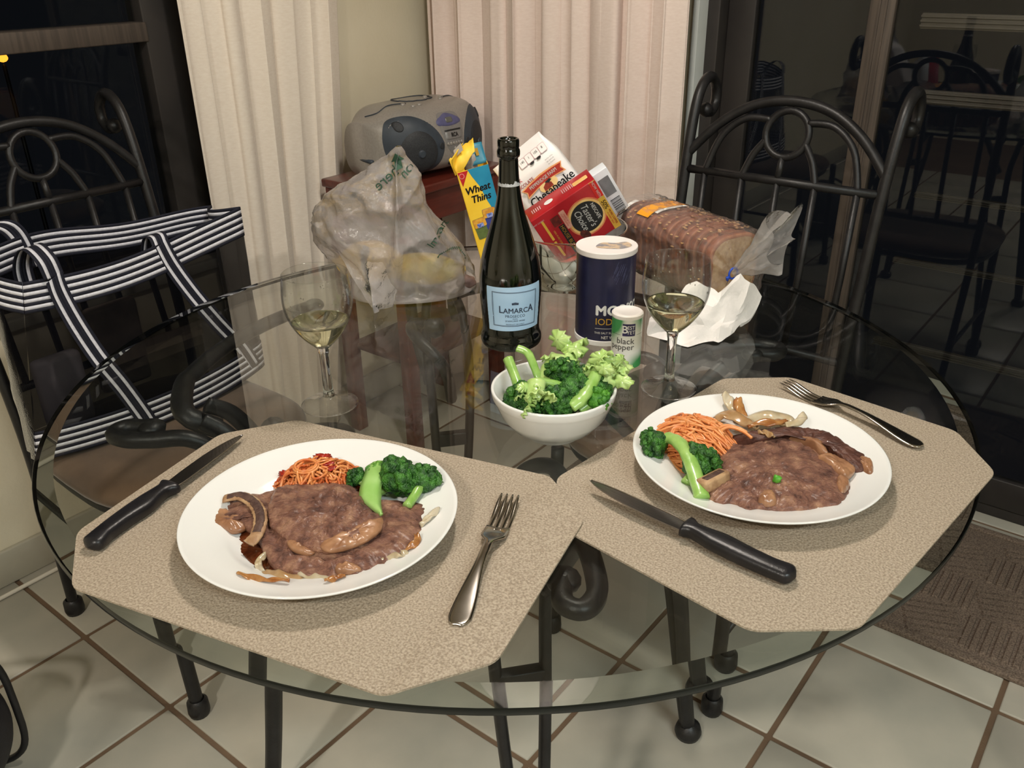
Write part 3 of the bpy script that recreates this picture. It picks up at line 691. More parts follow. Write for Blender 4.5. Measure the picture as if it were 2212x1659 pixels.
def octo(L_, D_, k):
    a, b = L_/2, D_/2
    p = [(-a, -b+k), (-a+k, -b), (a-k, -b), (a, -b+k), (a, b-k), (a-k, b), (-a+k, b), (-a, b-k)]
    out = []
    for i in range(8):
        A, B, C = Vector(p[i-1]), Vector(p[i]), Vector(p[(i+1) % 8])
        d1 = (A-B).normalized()*0.010; d2 = (C-B).normalized()*0.010
        for t in (0, .25, .5, .75, 1): q = (B+d1)*(1-t)**2+B*2*t*(1-t)+(B+d2)*t*t; out.append((q.x, q.y))
    return out
def placemat(label, x, y, rot, lift=None):
    bm = bmesh.new(); vs = [bm.verts.new((p[0], p[1], 0)) for p in octo(0.446, 0.329, 0.0623)]; bm.faces.new(vs)
    if lift:
        for k in (0.15, 0.158, 0.166, 0.174, 0.19):
            bmesh.ops.bisect_plane(bm, geom=bm.verts[:]+bm.edges[:]+bm.faces[:], plane_co=(k, 0, 0), plane_no=(1, 0.0, 0))
    r_ = bmesh.ops.extrude_face_region(bm, geom=bm.faces[:])
    for e in r_['geom']:
        if isinstance(e, bmesh.types.BMVert): e.co.z += 0.002
    if lift:
        for v in bm.verts: v.co.z += 0.0025*sm(0.15, 0.174, v.co.x)
    bmesh.ops.recalc_face_normals(bm, faces=bm.faces[:])
    me = bpy.data.meshes.new('placemat'); bm.to_mesh(me); bm.free(); me.materials.append(MAT)
    return tag(ob('placemat', me, None, (x, y, ZT+0.0002), R(rot)), label, 'placemat', 'beige woven placemats')
placemat('beige eight sided woven placemat under the plate with the curved bone steak', -0.1770, 0.6927, -24.11, True)
placemat('beige eight sided woven placemat under the plate with the plain orange pasta', 0.2747, 0.7713, 45.34)
ZM = ZT+0.0023

# ------------------------------------------------------------ plates
CHINA = M('white_china', c(234, 234, 231), 0.12, n2=c(230, 230, 227), nscale=3, coat=0.4)
PLP = [(0, 0.0045), (0.070, 0.0045), (0.080, 0.0065), (0.088, 0.0115), (0.093, 0.0140), (0.110, 0.0185), (0.126, 0.0235), (0.1290, 0.0250), (0.1300, 0.0246), (0.1296, 0.0232), (0.110, 0.0155), (0.092, 0.0095), (0.080, 0.0030), (0.072, 0.0), (0.066, 0.0), (0.064, 0.002), (0, 0.002)]
PL, PR_ = Vector((-0.1837, 0.6894, ZM)), Vector((0.2564, 0.7815, ZM))
tag(MB().lathe(PLP, 128).obj('dinner_plate', CHINA, None, PL), 'round white dinner plate with the curved bone steak and red sauced spaghetti', 'plate', 'white dinner plates')
tag(MB().lathe(PLP, 128).obj('dinner_plate', CHINA, None, PR_), 'round white dinner plate with the plain orange pasta and onions', 'plate', 'white dinner plates')
ZP = ZM+0.0048     # plate well

# ------------------------------------------------------------ steaks
STEAK = bpy.data.materials.new('braised_beef'); STEAK.use_nodes = True
_nt = STEAK.node_tree; _b = _nt.nodes['Principled BSDF']; _L = _nt.links.new
_b.inputs['Roughness'].default_value = 0.42; _b.inputs['Coat Weight'].default_value = 0.25; _b.inputs['Coat Roughness'].default_value = 0.3
_tc = node(_nt, 'ShaderNodeTexCoord'); _n = node(_nt, 'ShaderNodeTexNoise', Scale=55, Detail=12, Roughness=0.70); _L(_tc.outputs['Object'], _n.inputs['Vector'])
_rp = node(_nt, 'ShaderNodeValToRGB'); _e = _rp.color_ramp.elements; _e[0].color = c(74, 42, 35); _e[0].position = 0.34; _e[1].color = c(186, 142, 112); _e[1].position = 0.68
_m = _rp.color_ramp.elements.new(0.5); _m.color = c(136, 92, 74)
_L(_n.outputs['Fac'], _rp.inputs['Fac']); _L(_rp.outputs['Color'], _b.inputs['Base Color'])
_mp = node(_nt, 'ShaderNodeMapping'); _mp.inputs['Scale'].default_value = (1, 2.6, 1); _L(_tc.outputs['Object'], _mp.inputs['Vector'])
_n2 = node(_nt, 'ShaderNodeTexNoise', Scale=150, Detail=5, Roughness=0.65); _L(_mp.outputs['Vector'], _n2.inputs['Vector'])
_bp = node(_nt, 'ShaderNodeBump', Strength=1.0, Distance=0.004); _L(_n2.outputs['Fac'], _bp.inputs['Height']); _L(_bp.outputs['Normal'], _b.inputs['Normal'])
DARKBEEF = M('dark_beef', c(104, 68, 56), 0.45, n2=c(72, 44, 38), nscale=60, ndetail=7, nlo=0.35, nhi=0.65, bump=0.8, bscale=160, bdet=5, stretch=(1, 3, 1), coat=0.2)
FAT = M('cooked_fat', c(172, 128, 94), 0.35, n2=c(140, 98, 70), nscale=60, nlo=0.35, nhi=0.65, bump=0.4, bscale=120, coat=0.35)
BONE = M('bone', c(186, 152, 114), 0.5, n2=c(152, 116, 84), nscale=90, bump=0.3, bscale=300)
MARROW = M('bone_marrow', c(94, 70, 60), 0.6, n2=c(72, 50, 44), nscale=160, bump=0.7, bscale=260)
def slab(outline, z0, H, seed, rough=0.0018, edge=5, K=26, nsub=10, sag=None, tilt=(0, 0)):
    """meat slab: closed outline (mm), rounded edges, lumpy top"""
    pts = [(p.x/1000, p.y/1000) for p in cr([(a, b, 0) for a, b in outline], nsub, True)]; n = len(pts)
    cx = sum(p[0] for p in pts)/n; cy = sum(p[1] for p in pts)/n
    vs = []; fs = []; mb = MB()
    def P(k, s):
        x, y = pts[k]; j = 1+(0.030*nz(x*110, y*110, seed)+0.014*nz(x*300, y*300, seed+2))*s**9
        return cx+(x-cx)*s*j, cy+(y-cy)*s*j
    rows = [(s, 1-(s**edge)*0.42) for s in [i/K for i in range(K+1)]]+[(1.015, 0.34), (1.0, 0.12), (0.96, 0.0)]
    for s, h in rows:
        for k in range(n):
            x, y = P(k, s); z = H*h
            if h > 0.4: z += (0.0034*nz(x*45, y*45, seed)+rough*nz(x*150, y*150, seed+7)-rough*1.1*max(0, 0.12-abs(nz(x*75, y*75, seed+5)))*8+0.0012*nz(x*340, y*340, seed+3))*min(1, h*1.2)+(sag(x, y) if sag else 0)
            z += tilt[0]*x+tilt[1]*y
            vs.append((x, y, z0+max(0.0002, z)))
    for i in range(len(rows)-1):
        for k in range(n): fs.append((i*n+k, i*n+(k+1) % n, (i+1)*n+(k+1) % n, (i+1)*n+k))
    mb.add(vs, fs); return mb
def groove(lines, depth, w):
    def f(x, y):
        d = 0
        for pl_ in lines:
            for (a, b) in zip(pl_[:-1], pl_[1:]):
                ax, ay, bx_, by_ = a[0]/1000, a[1]/1000, b[0]/1000, b[1]/1000
                t = max(0, min(1, ((x-ax)*(bx_-ax)+(y-ay)*(by_-ay))/((bx_-ax)**2+(by_-ay)**2+1e-12)))
                q = math.hypot(x-ax-t*(bx_-ax), y-ay-t*(by_-ay)); d = max(d, math.exp(-(q/w)**2))
        return -depth*d
    return f
STL = [(-99,-7),(-101,22),(-92,35),(-72,40),(-54,43),(-37,37),(-16,46),(2,53),(20,50),(34,35),(42,20),(60,23),(79,22),(94,16),(103,-10),(98,-43),(88,-62),(71,-78),(56,-88),(37,-91),(16,-89),(-7,-83),(-26,-74),(-39,-58),(-51,-36),(-68,-14),(-88,-8)]
g1 = groove([[(-60, 30), (-48, 10), (-46, -20), (-30, -48), (-8, -62), (22, -68), (44, -58), (58, -38), (62, -22), (52, 4), (44, 22)], [(6, 10), (18, -6), (28, -18)], [(-12, 20), (2, 0), (0, -18)]], 0.005, 0.0035)
s1 = thing('steak', 'braised rib steak with a long curved bone beside the red sauced spaghetti', 'steak', (PL.x, PL.y, ZP), 0, 'braised steaks')
mb = slab(STL, 0.0008, 0.0158, 3.0, sag=lambda x, y: g1(x, y)+0.006*math.exp(-((x-0.0)**2+(y+0.005)**2)/0.0022)); mb.obj('meat', STEAK, s1)
slab([(-50,31),(-24,40),(5,42),(28,32),(40,14),(46,2),(58,-14),(60,-25),(52,-44),(38,-57),(22,-65),(8,-63),(-12,-52),(-33,-36),(-46,-14)], 0.0135, 0.0115, 4.0, rough=0.0024, edge=7).obj('rib_eye', STEAK, s1)
slab([(11,-60),(24,-47),(38,-37),(52,-27),(61,-22),(62,-36),(53,-51),(39,-62),(22,-68)], 0.017, 0.0075, 5.0, rough=0.0010, K=10).obj('fat_strip', FAT, s1)
slab([(-22,-46),(-8,-44),(6,-58),(2,-66),(-14,-60)], 0.013, 0.0065, 6.0, rough=0.0008, K=6).obj('fat_strip', FAT, s1)
slab([(28,-80),(40,-76),(50,-84),(40,-89),(30,-88)], 0.008, 0.0085, 8.0, rough=0.0008, K=6).obj('fat_strip', FAT, s1)
bo = MB().tube([p+Vector((0, 0, 0)) for p in cr([(-0.099, 0.022, 0.0165), (-0.083, 0.022, 0.0195), (-0.069, 0.012, 0.020), (-0.0585, -0.003, 0.020), (-0.0525, -0.020, 0.019), (-0.052, -0.038, 0.0165), (-0.057, -0.047, 0.014)], 8)], [0.0065+0.0012*nz(i*0.7, 2) for i in range(49)], 12, flat=(1.0, 0.34)); bo = bo.obj('bone', BONE, s1)
MB().tube(cr([(-0.095, 0.022, 0.0188), (-0.083, 0.0222, 0.0212), (-0.069, 0.0122, 0.0217), (-0.0585, -0.003, 0.0217), (-0.0525, -0.020, 0.0207), (-0.0520, -0.036, 0.0183)], 8), [0.0042+0.0006*nz(i*0.6, 8) for i in range(41)], 10, flat=(1.0, 0.34)).obj('marrow', MARROW, bo)
slab([(-104,-6),(-103,16),(-90,14),(-76,2),(-70,-14),(-80,-20),(-92,-14)], 0.004, 0.0085, 9.0, rough=0.001, K=8).obj('fat_strip', FAT, s1)
s2 = thing('steak', 'braised rib steak with a short square bone end under the broccoli stem', 'steak', (PR_.x, PR_.y, ZP), 0, 'braised steaks')
STR = [(-68,-56),(-60,-30),(-46,-8),(-33,12),(-20,27),(-3,24),(14,32),(36,36),(54,37),(66,28),(72,8),(75,-12),(74,-40),(77,-56),(66,-76),(54,-90),(38,-92),(17,-95),(-2,-96),(-22,-92),(-33,-94),(-46,-82),(-57,-86),(-66,-79),(-69,-67)]
g2 = groove([[(-48, -40), (-36, -56), (-26, -66), (-20, -84)], [(10, 20), (30, 26), (52, 22), (60, 6), (66, -16)], [(-40, -20), (-30, -36)]], 0.0038, 0.0034)
slab(STR, 0.0005, 0.020, 13.0, rough=0.0016, sag=lambda x, y: g2(x, y)+0.003*math.exp(-((x-0.02)**2+(y+0.02)**2)/0.002)).obj('meat', STEAK, s2)
slab([(-18,36),(6,46),(33,56),(61,52),(85,40),(98,20),(108,0),(109,-14),(101,-30),(90,-30),(80,-14),(70,6),(52,24),(30,30),(8,26)], 0.003, 0.021, 15.0, rough=0.0026, K=10).obj('cap_meat', DARKBEEF, s2)
slab([(59,-10),(75,-6),(90,-28),(85,-40),(75,-46),(67,-32)], 0.010, 0.0125, 16.0, rough=0.0008, K=7).obj('fat_strip', FAT, s2)
slab([(98,-14),(106,-8),(113,-18),(108,-36),(102,-40),(99,-28)], 0.006, 0.0135, 19.0, rough=0.0008, K=7).obj('fat_strip', FAT, s2)
slab([(70,-44),(78,-52),(70,-68),(61,-76),(62,-58)], 0.006, 0.0135, 17.0, rough=0.0008, K=7).obj('fat_strip', FAT, s2)
slab([(-21,-84),(-12,-68),(-4,-72),(-5,-88),(-15,-92)], 0.007, 0.0135, 18.0, rough=0.0008, K=7).obj('fat_strip', FAT, s2)
slab([(40,30),(58,30),(70,14),(72,-4),(64,0),(56,16)], 0.012, 0.0110, 20.0, rough=0.0008, K=7).obj('fat_strip', FAT, s2)
m_ = Matrix.Translation((-0.0595, -0.0575, 0.0205)) @ Matrix.Rotation(R(37), 4, 'Z') @ Matrix.Rotation(R(-10), 4, 'X')
bo = MB().box(0, 0, 0, 0.036, 0.0155, 0.013, m_, 0.003).obj('bone', BONE, s2)
MB().box(0.0, -0.0005, 0.0058, 0.026, 0.0075, 0.003, m_, 0.001).obj('marrow', MARROW, bo)
# gravy
GRAVY = M('gravy', c(96, 48, 24), 0.08, n2=c(70, 30, 14), nscale=40, coat=0.5)
tag(slab([(-79,2),(-79,-18),(-70,-38),(-56,-57),(-38,-71),(-18,-79),(4,-81),(0,-60),(-36,-30),(-60,0)], 0, 0.0024, 31.0, rough=0.0, edge=3, K=6).obj('gravy_puddle', GRAVY, None, (PL.x, PL.y, ZP+0.0002)), 'brown gravy pooled in the well below the curved bone', 'gravy')

# ------------------------------------------------------------ pasta
def pasta(label, loc, m, n, rx, ry, h, seed, thick=0.00105, big=1.0, extra=None, ridge=None):
    rnd = random.Random(seed); t = thing('spaghetti', label, 'pasta', loc, 0, 'pasta servings')
    mb = MB()
    def dome(x, y):
        d = (x/rx)**2+(y/ry)**2
        return h*max(0.0, 1-d)**0.6
    for i in range(n):
        a = rnd.uniform(0, 2*PI); q = math.sqrt(rnd.random())*0.92
        cx, cy = rx*q*math.cos(a), ry*q*math.sin(a); r0 = rnd.uniform(0.006, 0.019)*big; ph = rnd.uniform(0, 2*PI); tw = rnd.uniform(1.2, 4.2)
        e = rnd.uniform(0.45, 1.0); rot = rnd.uniform(0, PI) if ridge is None else ridge+rnd.gauss(0, 0.35); lv = rnd.uniform(0.45, 1.0); pts = []
        for k in range(26):
            s = k/25; an = ph+tw*s; x = r0*math.cos(an)*(1.5 if ridge is not None else 1); y = r0*e*math.sin(an)
            X = cx+x*math.cos(rot)-y*math.sin(rot); Y = cy+x*math.sin(rot)+y*math.cos(rot)
            d = math.sqrt((X/rx)**2+(Y/ry)**2)
            if d > 0.98: X *= 0.98/d; Y *= 0.98/d
            pts.append((X, Y, 0.0012+dome(X, Y)*lv+0.0022*math.sin(an*2+ph)*lv))
        mb.tube(pts, thick*rnd.uniform(0.85, 1.2), 6)
    for pts in (extra or []): mb.tube(cr(pts, 8), thick*1.3, 6)
    # solid tangle underneath so no plate shows through
    mb.grid(24, 8, lambda s, u_: (rx*0.88*u_*math.cos(2*PI*s), ry*0.88*u_*math.sin(2*PI*s), 0.0008+dome(rx*0.88*u_*math.cos(2*PI*s), ry*0.88*u_*math.sin(2*PI*s))*0.5), closed_u=True)
    o = mb.obj('strands', m, t); tag(o, kind='stuff'); return t
P1 = M('sauced_pasta', c(226, 148, 86), 0.32, n2=c(200, 92, 44), nscale=60, nlo=0.4, nhi=0.65, coat=0.3, sss=0.1)
P2 = M('orange_pasta', c(232, 156, 96), 0.36, n2=c(220, 130, 72), nscale=50, nlo=0.35, nhi=0.65, coat=0.25, sss=0.1)
TOM = M('tomato_piece', c(170, 40, 22), 0.3, n2=c(140, 24, 14), nscale=80, coat=0.4, bump=0.3, bscale=200)
p1 = pasta('spaghetti with red tomato sauce on the left plate behind the steak', (PL.x-0.014, PL.y+0.066, ZP+0.001), P1, 230, 0.047, 0.033, 0.027, 5, thick=0.00118,
           extra=[[(-0.030, -0.012, 0.006), (-0.045, -0.006, 0.004), (-0.058, -0.005, 0.003)], [(-0.028, -0.008, 0.008), (-0.044, -0.001, 0.004), (-0.054, 0.0, 0.003)]])
for k in range(2):
    q = MB(); q.tube([(-0.012+0.0125*math.cos(a)*(1-0.12*k), -0.004+0.009*math.sin(a)*(1-0.12*k), 0.026+0.0015*k+0.002*math.sin(a)) for a in [2*PI*j/40 for j in range(41)]], 0.0013, 6, caps=False); q.obj('coil', P1, p1)
for i, (x, y, z) in enumerate(((-0.035, 0.0, 0.016), (0.004, 0.016, 0.025), (0.014, -0.004, 0.024), (0.010, 0.002, 0.025), (-0.012, -0.020, 0.014), (-0.004, 0.021, 0.022))):
    MB().ico((x, y, z), 0.0052, 3, 0.9, 2.2, (1.1, 0.8, 0.5), seed=i).obj('tomato_piece', TOM, p1)
p2 = pasta('plain orange spaghetti nest on the right plate beside broccoli', (PR_.x-0.058, PR_.y+0.040, ZP+0.001), P2, 210, 0.046, 0.055, 0.027, 9, thick=0.0014, big=1.5, ridge=R(-48),
           extra=[[(0.018, -0.012, 0.020), (0.034, 0.000, 0.024), (0.048, -0.008, 0.024), (0.056, -0.020, 0.022)], [(0.016, -0.008, 0.020), (0.032, 0.004, 0.024), (0.046, -0.002, 0.024), (0.053, -0.010, 0.023)], [(-0.030, -0.020, 0.008), (-0.020, -0.045, 0.006), (0.0, -0.056, 0.006)], [(-0.034, -0.022, 0.008), (-0.026, -0.052, 0.004), (-0.004, -0.062, 0.005)]])

# ------------------------------------------------------------ onions
ONION = M('cooked_onion', c(216, 182, 140), 0.16, trans=0.35, n2=c(190, 146, 96), nscale=50, nlo=0.35, nhi=0.65, coat=0.5, sss=0.25)
ONIONW = M('pale_onion', c(232, 216, 190), 0.16, trans=0.35, n2=c(212, 190, 152), nscale=50, coat=0.5, sss=0.25)
ONIONB = M('browned_onion', c(196, 142, 86), 0.22, trans=0.2, n2=c(156, 96, 48), nscale=70, coat=0.5, sss=0.15)
def onion(label, base, pts, w, m, group, thick=0.0022, curl=0.35):
    """a curved onion sliver: tapered ribbon with a cupped section (points in mm from the plate centre, z in mm above the well)"""
    path = cr([(a/1000, b/1000, z/1000) for a, b, z in pts], 8); n = len(path); mb = MB()
    def f(s, t):
        i = min(n-1, int(round(s*(n-1)))); p = path[i]; q = path[min(n-1, i+1)]-path[max(0, i-1)]; side = Vector((-q.y, q.x, 0)).normalized()
        ww = w/1000*math.sin(PI*(0.06+0.88*s))**0.6; x = (t-0.5)*2
        return p+side*(ww*0.5*x)+Vector((0, 0, curl*ww*(1-x*x)*0.5+0.0012*math.sin(9*s+3*x+len(label))+0.0010*math.sin(17*s+2*x)))
    mb.grid(n, 9, f); o = mb.obj('onion_slice', m, None, (base.x, base.y, ZP)); tag(o, label, 'onion', group)
    md = o.modifiers.new('t', 'SOLIDIFY'); md.thickness = thick*0.55; md.offset = -0.2; return o
GL, GR = 'onions on the left plate', 'onions on the right plate'
onion('thin browned onion strip curling on the near rim of the left plate', PL, [(-56, -88, 14), (-46, -93, 13), (-34, -96, 13), (-22, -99, 14), (-8, -101, 15)], 6, ONIONB, GL)
onion('wide translucent onion piece under the near edge of the left steak', PL, [(-38, -76, 4), (-26, -83, 5), (-12, -84, 5), (2, -88, 6)], 17, ONION, GL)
onion('clear round onion piece touching the near side of the left steak', PL, [(-8, -80, 6), (4, -84, 7), (16, -90, 7), (28, -92, 7)], 12, ONIONW, GL)
onion('pale onion loop at the lower end of the curved bone', PL, [(-40, -54, 8), (-45, -62, 6), (-43, -70, 5), (-36, -76, 5)], 6, ONIONW, GL)
onion('pale onion chip on the near right rim of the left plate', PL, [(66, -70, 9), (76, -66, 12), (84, -66, 13), (88, -62, 14)], 9, ONIONW, GL)
onion('slim pale onion sliver on the right rim of the left plate', PL, [(96, -22, 13), (104, -12, 15), (112, 0, 17)], 7, ONIONW, GL)
onion('narrow orange sliver on the near rim of the left plate', PL, [(22, -102, 15), (30, -98, 14), (38, -93, 13)], 5, ONIONB, GL)
onion('browned onion curl at the right end of the left steak', PL, [(84, -62, 12), (92, -56, 15), (96, -46, 15), (94, -40, 16)], 7, ONIONB, GL)
onion('upright onion sliver leaning on the far rim of the right plate', PR_, [(0, 84, 14), (-4, 98, 18), (-8, 110, 24), (-10, 116, 29)], 13, ONIONW, GR)
onion('browned onion tongue lying over the pasta edge on the right plate', PR_, [(6, 70, 12), (3, 86, 18), (2, 98, 24), (4, 106, 26)], 12, ONIONB, GR)
onion('broad tan onion piece on top of the orange spaghetti', PR_, [(-28, 78, 14), (-18, 80, 18), (-6, 72, 20), (4, 58, 20), (10, 46, 19)], 20, ONION, GR)
onion('large pale cupped onion piece behind the dark beef', PR_, [(4, 66, 14), (20, 76, 17), (36, 74, 18), (50, 64, 16), (56, 54, 14)], 26, ONIONW, GR, curl=0.5)
onion('small white onion crescent on the dark beef', PR_, [(40, 42, 25), (52, 46, 26), (62, 54, 27), (64, 62, 29)], 11, ONIONW, GR, curl=0.6)
onion('glossy browned onion bits between beef and pale onion', PR_, [(0, 46, 22), (18, 50, 24), (34, 52, 24), (46, 56, 23)], 12, ONIONB, GR)
onion('small onion piece tucked between the two beef parts', PR_, [(8, 34, 22), (16, 30, 23), (22, 22, 23)], 9, ONION, GR)
tag(MB().tube(cr([(-0.108, 0.072, 0.0155), (-0.102, 0.062, 0.0125), (-0.097, 0.048, 0.0095)], 8), 0.0045, 8, flat=(1, 0.3)).obj('carrot_strip', M('carrot', c(222, 150, 92), 0.4, n2=c(206, 130, 74), nscale=60), None, (PR_.x, PR_.y, ZP)), 'flat orange carrot strip on the left rim of the right plate', 'carrot')

# ------------------------------------------------------------ broccoli
BUD = bpy.data.materials.new('broccoli_buds'); BUD.use_nodes = True
_nt = BUD.node_tree; _b = _nt.nodes['Principled BSDF']; _L = _nt.links.new; _b.inputs['Roughness'].default_value = 0.5
_tc = node(_nt, 'ShaderNodeTexCoord'); _n = node(_nt, 'ShaderNodeTexNoise', Scale=130, Detail=4); _L(_tc.outputs['Object'], _n.inputs['Vector'])
_rp = node(_nt, 'ShaderNodeValToRGB'); _rp.color_ramp.elements[0].color = c(18, 62, 20); _rp.color_ramp.elements[0].position = 0.36; _rp.color_ramp.elements[1].color = c(72, 132, 44); _rp.color_ramp.elements[1].position = 0.68
_L(_n.outputs['Fac'], _rp.inputs['Fac']); _L(_rp.outputs['Color'], _b.inputs['Base Color'])
_vo = node(_nt, 'ShaderNodeTexVoronoi', Scale=520); _L(_tc.outputs['Object'], _vo.inputs['Vector'])
_bp = node(_nt, 'ShaderNodeBump', Strength=0.9, Distance=0.0012, Invert=True) if False else node(_nt, 'ShaderNodeBump', Strength=0.9, Distance=0.0012); _bp.invert = True
_L(_vo.outputs['Distance'], _bp.inputs['Height']); _L(_bp.outputs['Normal'], _b.inputs['Normal'])
STEM = M('broccoli_stem', c(132, 176, 82), 0.3, n2=c(160, 196, 110), nscale=70, nlo=0.35, nhi=0.65, coat=0.3, sss=0.15, bump=0.15, bscale=200)
PALE = M('pale_stalk', c(168, 202, 112), 0.3, n2=c(188, 214, 140), nscale=60, nlo=0.35, nhi=0.65, coat=0.3, sss=0.2, bump=0.2, bscale=160)
def floret(label, group, crown, rad, stem, srad, seed, m=None, sm_=None, blobs=64, flatk=0.85):
    rnd = random.Random(seed); crown = Vector(crown); stem = [Vector(p) for p in stem]
    t = thing('broccoli_floret', label, 'broccoli', crown, 0, group)
    d = (crown-stem[-1]).normalized()
    rel = [p-crown for p in stem]+[Vector(d)*(-rad*0.55)]
    path = cr(rel, 6); n = len(path)
    mb = MB().tube(path, [srad*(1.0-0.12*math.sin(3*i/n))*(1+0.15*i/n) for i in range(n)], 10)
    ax = d.orthogonal().normalized(); ay = d.cross(ax); tips = []
    for k in range(blobs):
        z = rnd.uniform(-0.12, 1); a = 2.39996*k+rnd.uniform(-.3, .3); q = math.sqrt(max(0, 1-z*z))
        tips.append((ax*q*math.cos(a)+ay*q*math.sin(a)+d*z*flatk)*rad*rnd.uniform(0.70, 0.86))
    for p in tips[::5]: mb.tube([d*(-rad*0.7), p*0.5-d*rad*0.12, p*0.92], [srad*0.55, srad*0.42, srad*0.32], 6)
    mb.obj('stem', sm_ or STEM, t)
    cb_ = MB()
    for k, p in enumerate(tips):
        cb_.ico(p*rnd.uniform(0.94, 1.1), rad*rnd.uniform(0.15, 0.25), 2, 0.75, 3.4, seed=seed+k*1.31)
    cb_.ico((0, 0, 0), rad*0.76, 3, 0.35, 5, seed=seed)
    cb_.obj('crown', m or BUD, t); return t
def stalk(label, group, pts, rad, m=None, ragged=None, seed=0, flat_=(1, 0.7)):
    path = cr(pts, 8); n = len(path); o0 = path[0].copy()
    t = thing('broccoli_stalk', label, 'broccoli', o0, 0, group)
    MB().tube([p-o0 for p in path], [rad*(1+0.12*nz(i*0.3, seed)) for i in range(n)], 12, flat=flat_).obj('stem', m or STEM, t)
    if ragged:
        rnd = random.Random(seed); mb = MB(); e = path[-1]-o0
        for k in range(ragged):
            q = Vector((rnd.uniform(-1, 1), rnd.uniform(-1, 1), rnd.uniform(-.5, .8)))*rad*1.6
            rot = Vector((rnd.uniform(-1, 1), rnd.uniform(-1, 1), rnd.uniform(0.2, 1))).to_track_quat('Z', 'Y'); rr_ = rad*rnd.uniform(0.8, 1.25); f1, f2 = rnd.uniform(0, 6), rnd.choice((5, 7, 9))
            mb.grid(28, 6, lambda s, t: e+q+rot @ (Vector((math.cos(2*PI*s), math.sin(2*PI*s)*0.75, 0))*rr_*0.85*t*(1+0.10*t*math.sin(f2*2*PI*s+f1)+0.10*t*math.sin((f2*2+3)*2*PI*s+f1*2)+0.12*math.sin(2*PI*s*2+f1))+Vector((0, 0, rr_*(0.5*t*t*t*math.sin(f2*2*PI*s+f1+1)*0.5-0.35*t*t)))), closed_u=True)
        q_ = mb.obj('leafy_end', m or PALE, t); md = q_.modifiers.new('t', 'SOLIDIFY'); md.thickness = 0.0016
    return t
def pl_(P, x, y, z): return (P.x+x/1000, P.y+y/1000, ZP+z/1000)
G1, G2, G3 = 'broccoli on the left plate', 'broccoli on the right plate', 'broccoli in the white bowl'
floret('large dark broccoli head at the back of the left plate', G1, pl_(PL, 68, 44, 23), 0.0235, [pl_(PL, 40, 32, 10), pl_(PL, 52, 36, 14)], 0.0055, 1)
floret('broccoli floret lying on its side with the stem towards the beef on the left plate', G1, pl_(PL, 94, 44, 20), 0.0185, [pl_(PL, 81, 8, 14), pl_(PL, 86, 22, 15)], 0.0050, 2)
floret('tiny broccoli tuft beside the red sauced spaghetti', G1, pl_(PL, 27, 46, 23), 0.0110, [pl_(PL, 44, 34, 16), pl_(PL, 36, 40, 19)], 0.0035, 3)
floret('pale loose broccoli piece between spaghetti and the large dark head', G1, pl_(PL, 46, 56, 18), 0.0150, [pl_(PL, 60, 42, 8), pl_(PL, 54, 48, 12)], 0.0050, 4, m=M('light_buds', c(96, 150, 50), 0.5, n2=c(60, 116, 34), nscale=120, bump=0.6, bscale=400))
o = thing('broccoli_stalk', 'flat light green stalk strip lying over the left steak', 'broccoli', pl_(PL, 45, 30, 26), 0, G1)
pa = cr([(0.003, 0.034, 0.006), (0.000, 0.008, 0.0045), (0.000, -0.014, 0.0015), (0.006, -0.030, 0.0), (0.015, -0.046, -0.001)], 8); wd = [0.0105]*18+[0.0105-0.0095*(k/(len(pa)-19)) for k in range(len(pa)-18)]
mb = MB(); mb.grid(len(pa), 5, lambda s, t: pa[min(len(pa)-1, int(round(s*(len(pa)-1))))]+Vector(((t-0.5)*2*wd[min(len(pa)-1, int(round(s*(len(pa)-1))))], 0.15*(t-0.5)*0.02, -0.004*(t-0.5)**2*4)))
q = mb.obj('strip', M('stalk_strip', c(160, 200, 116), 0.35, n2=c(142, 188, 96), nscale=40, coat=0.2), o); md = q.modifiers.new('t', 'SOLIDIFY'); md.thickness = 0.003; md.offset = -1
floret('dark broccoli head at the left end of the long curved stem', G2, pl_(PR_, -107, 12, 23), 0.0175, [pl_(PR_, -84, 8, 27), pl_(PR_, -92, 13, 27)], 0.0052, 6)
stalk('long bright green broccoli stem curving over the right plate', G2, [pl_(PR_, -94, 16, 28), pl_(PR_, -86, 4, 31), pl_(PR_, -80, -18, 31), pl_(PR_, -77, -42, 26), pl_(PR_, -75, -62, 19), pl_(PR_, -74, -78, 14)], 0.0078, STEM)
floret('dark broccoli head under the long stem next to the beef', G2, pl_(PR_, -66, -26, 19), 0.0225, [pl_(PR_, -84, -48, 12), pl_(PR_, -78, -40, 14)], 0.0055, 7)
tag(MB().ico((0, 0, 0), 0.0042, 2, 0.5, 3, seed=3).obj('broccoli_crumb', M('bright_bud', c(70, 150, 40), 0.4, n2=c(100, 170, 60), nscale=200), None, pl_(PR_, 2, -62, 24)), 'tiny green broccoli crumb on top of the right steak', 'broccoli')

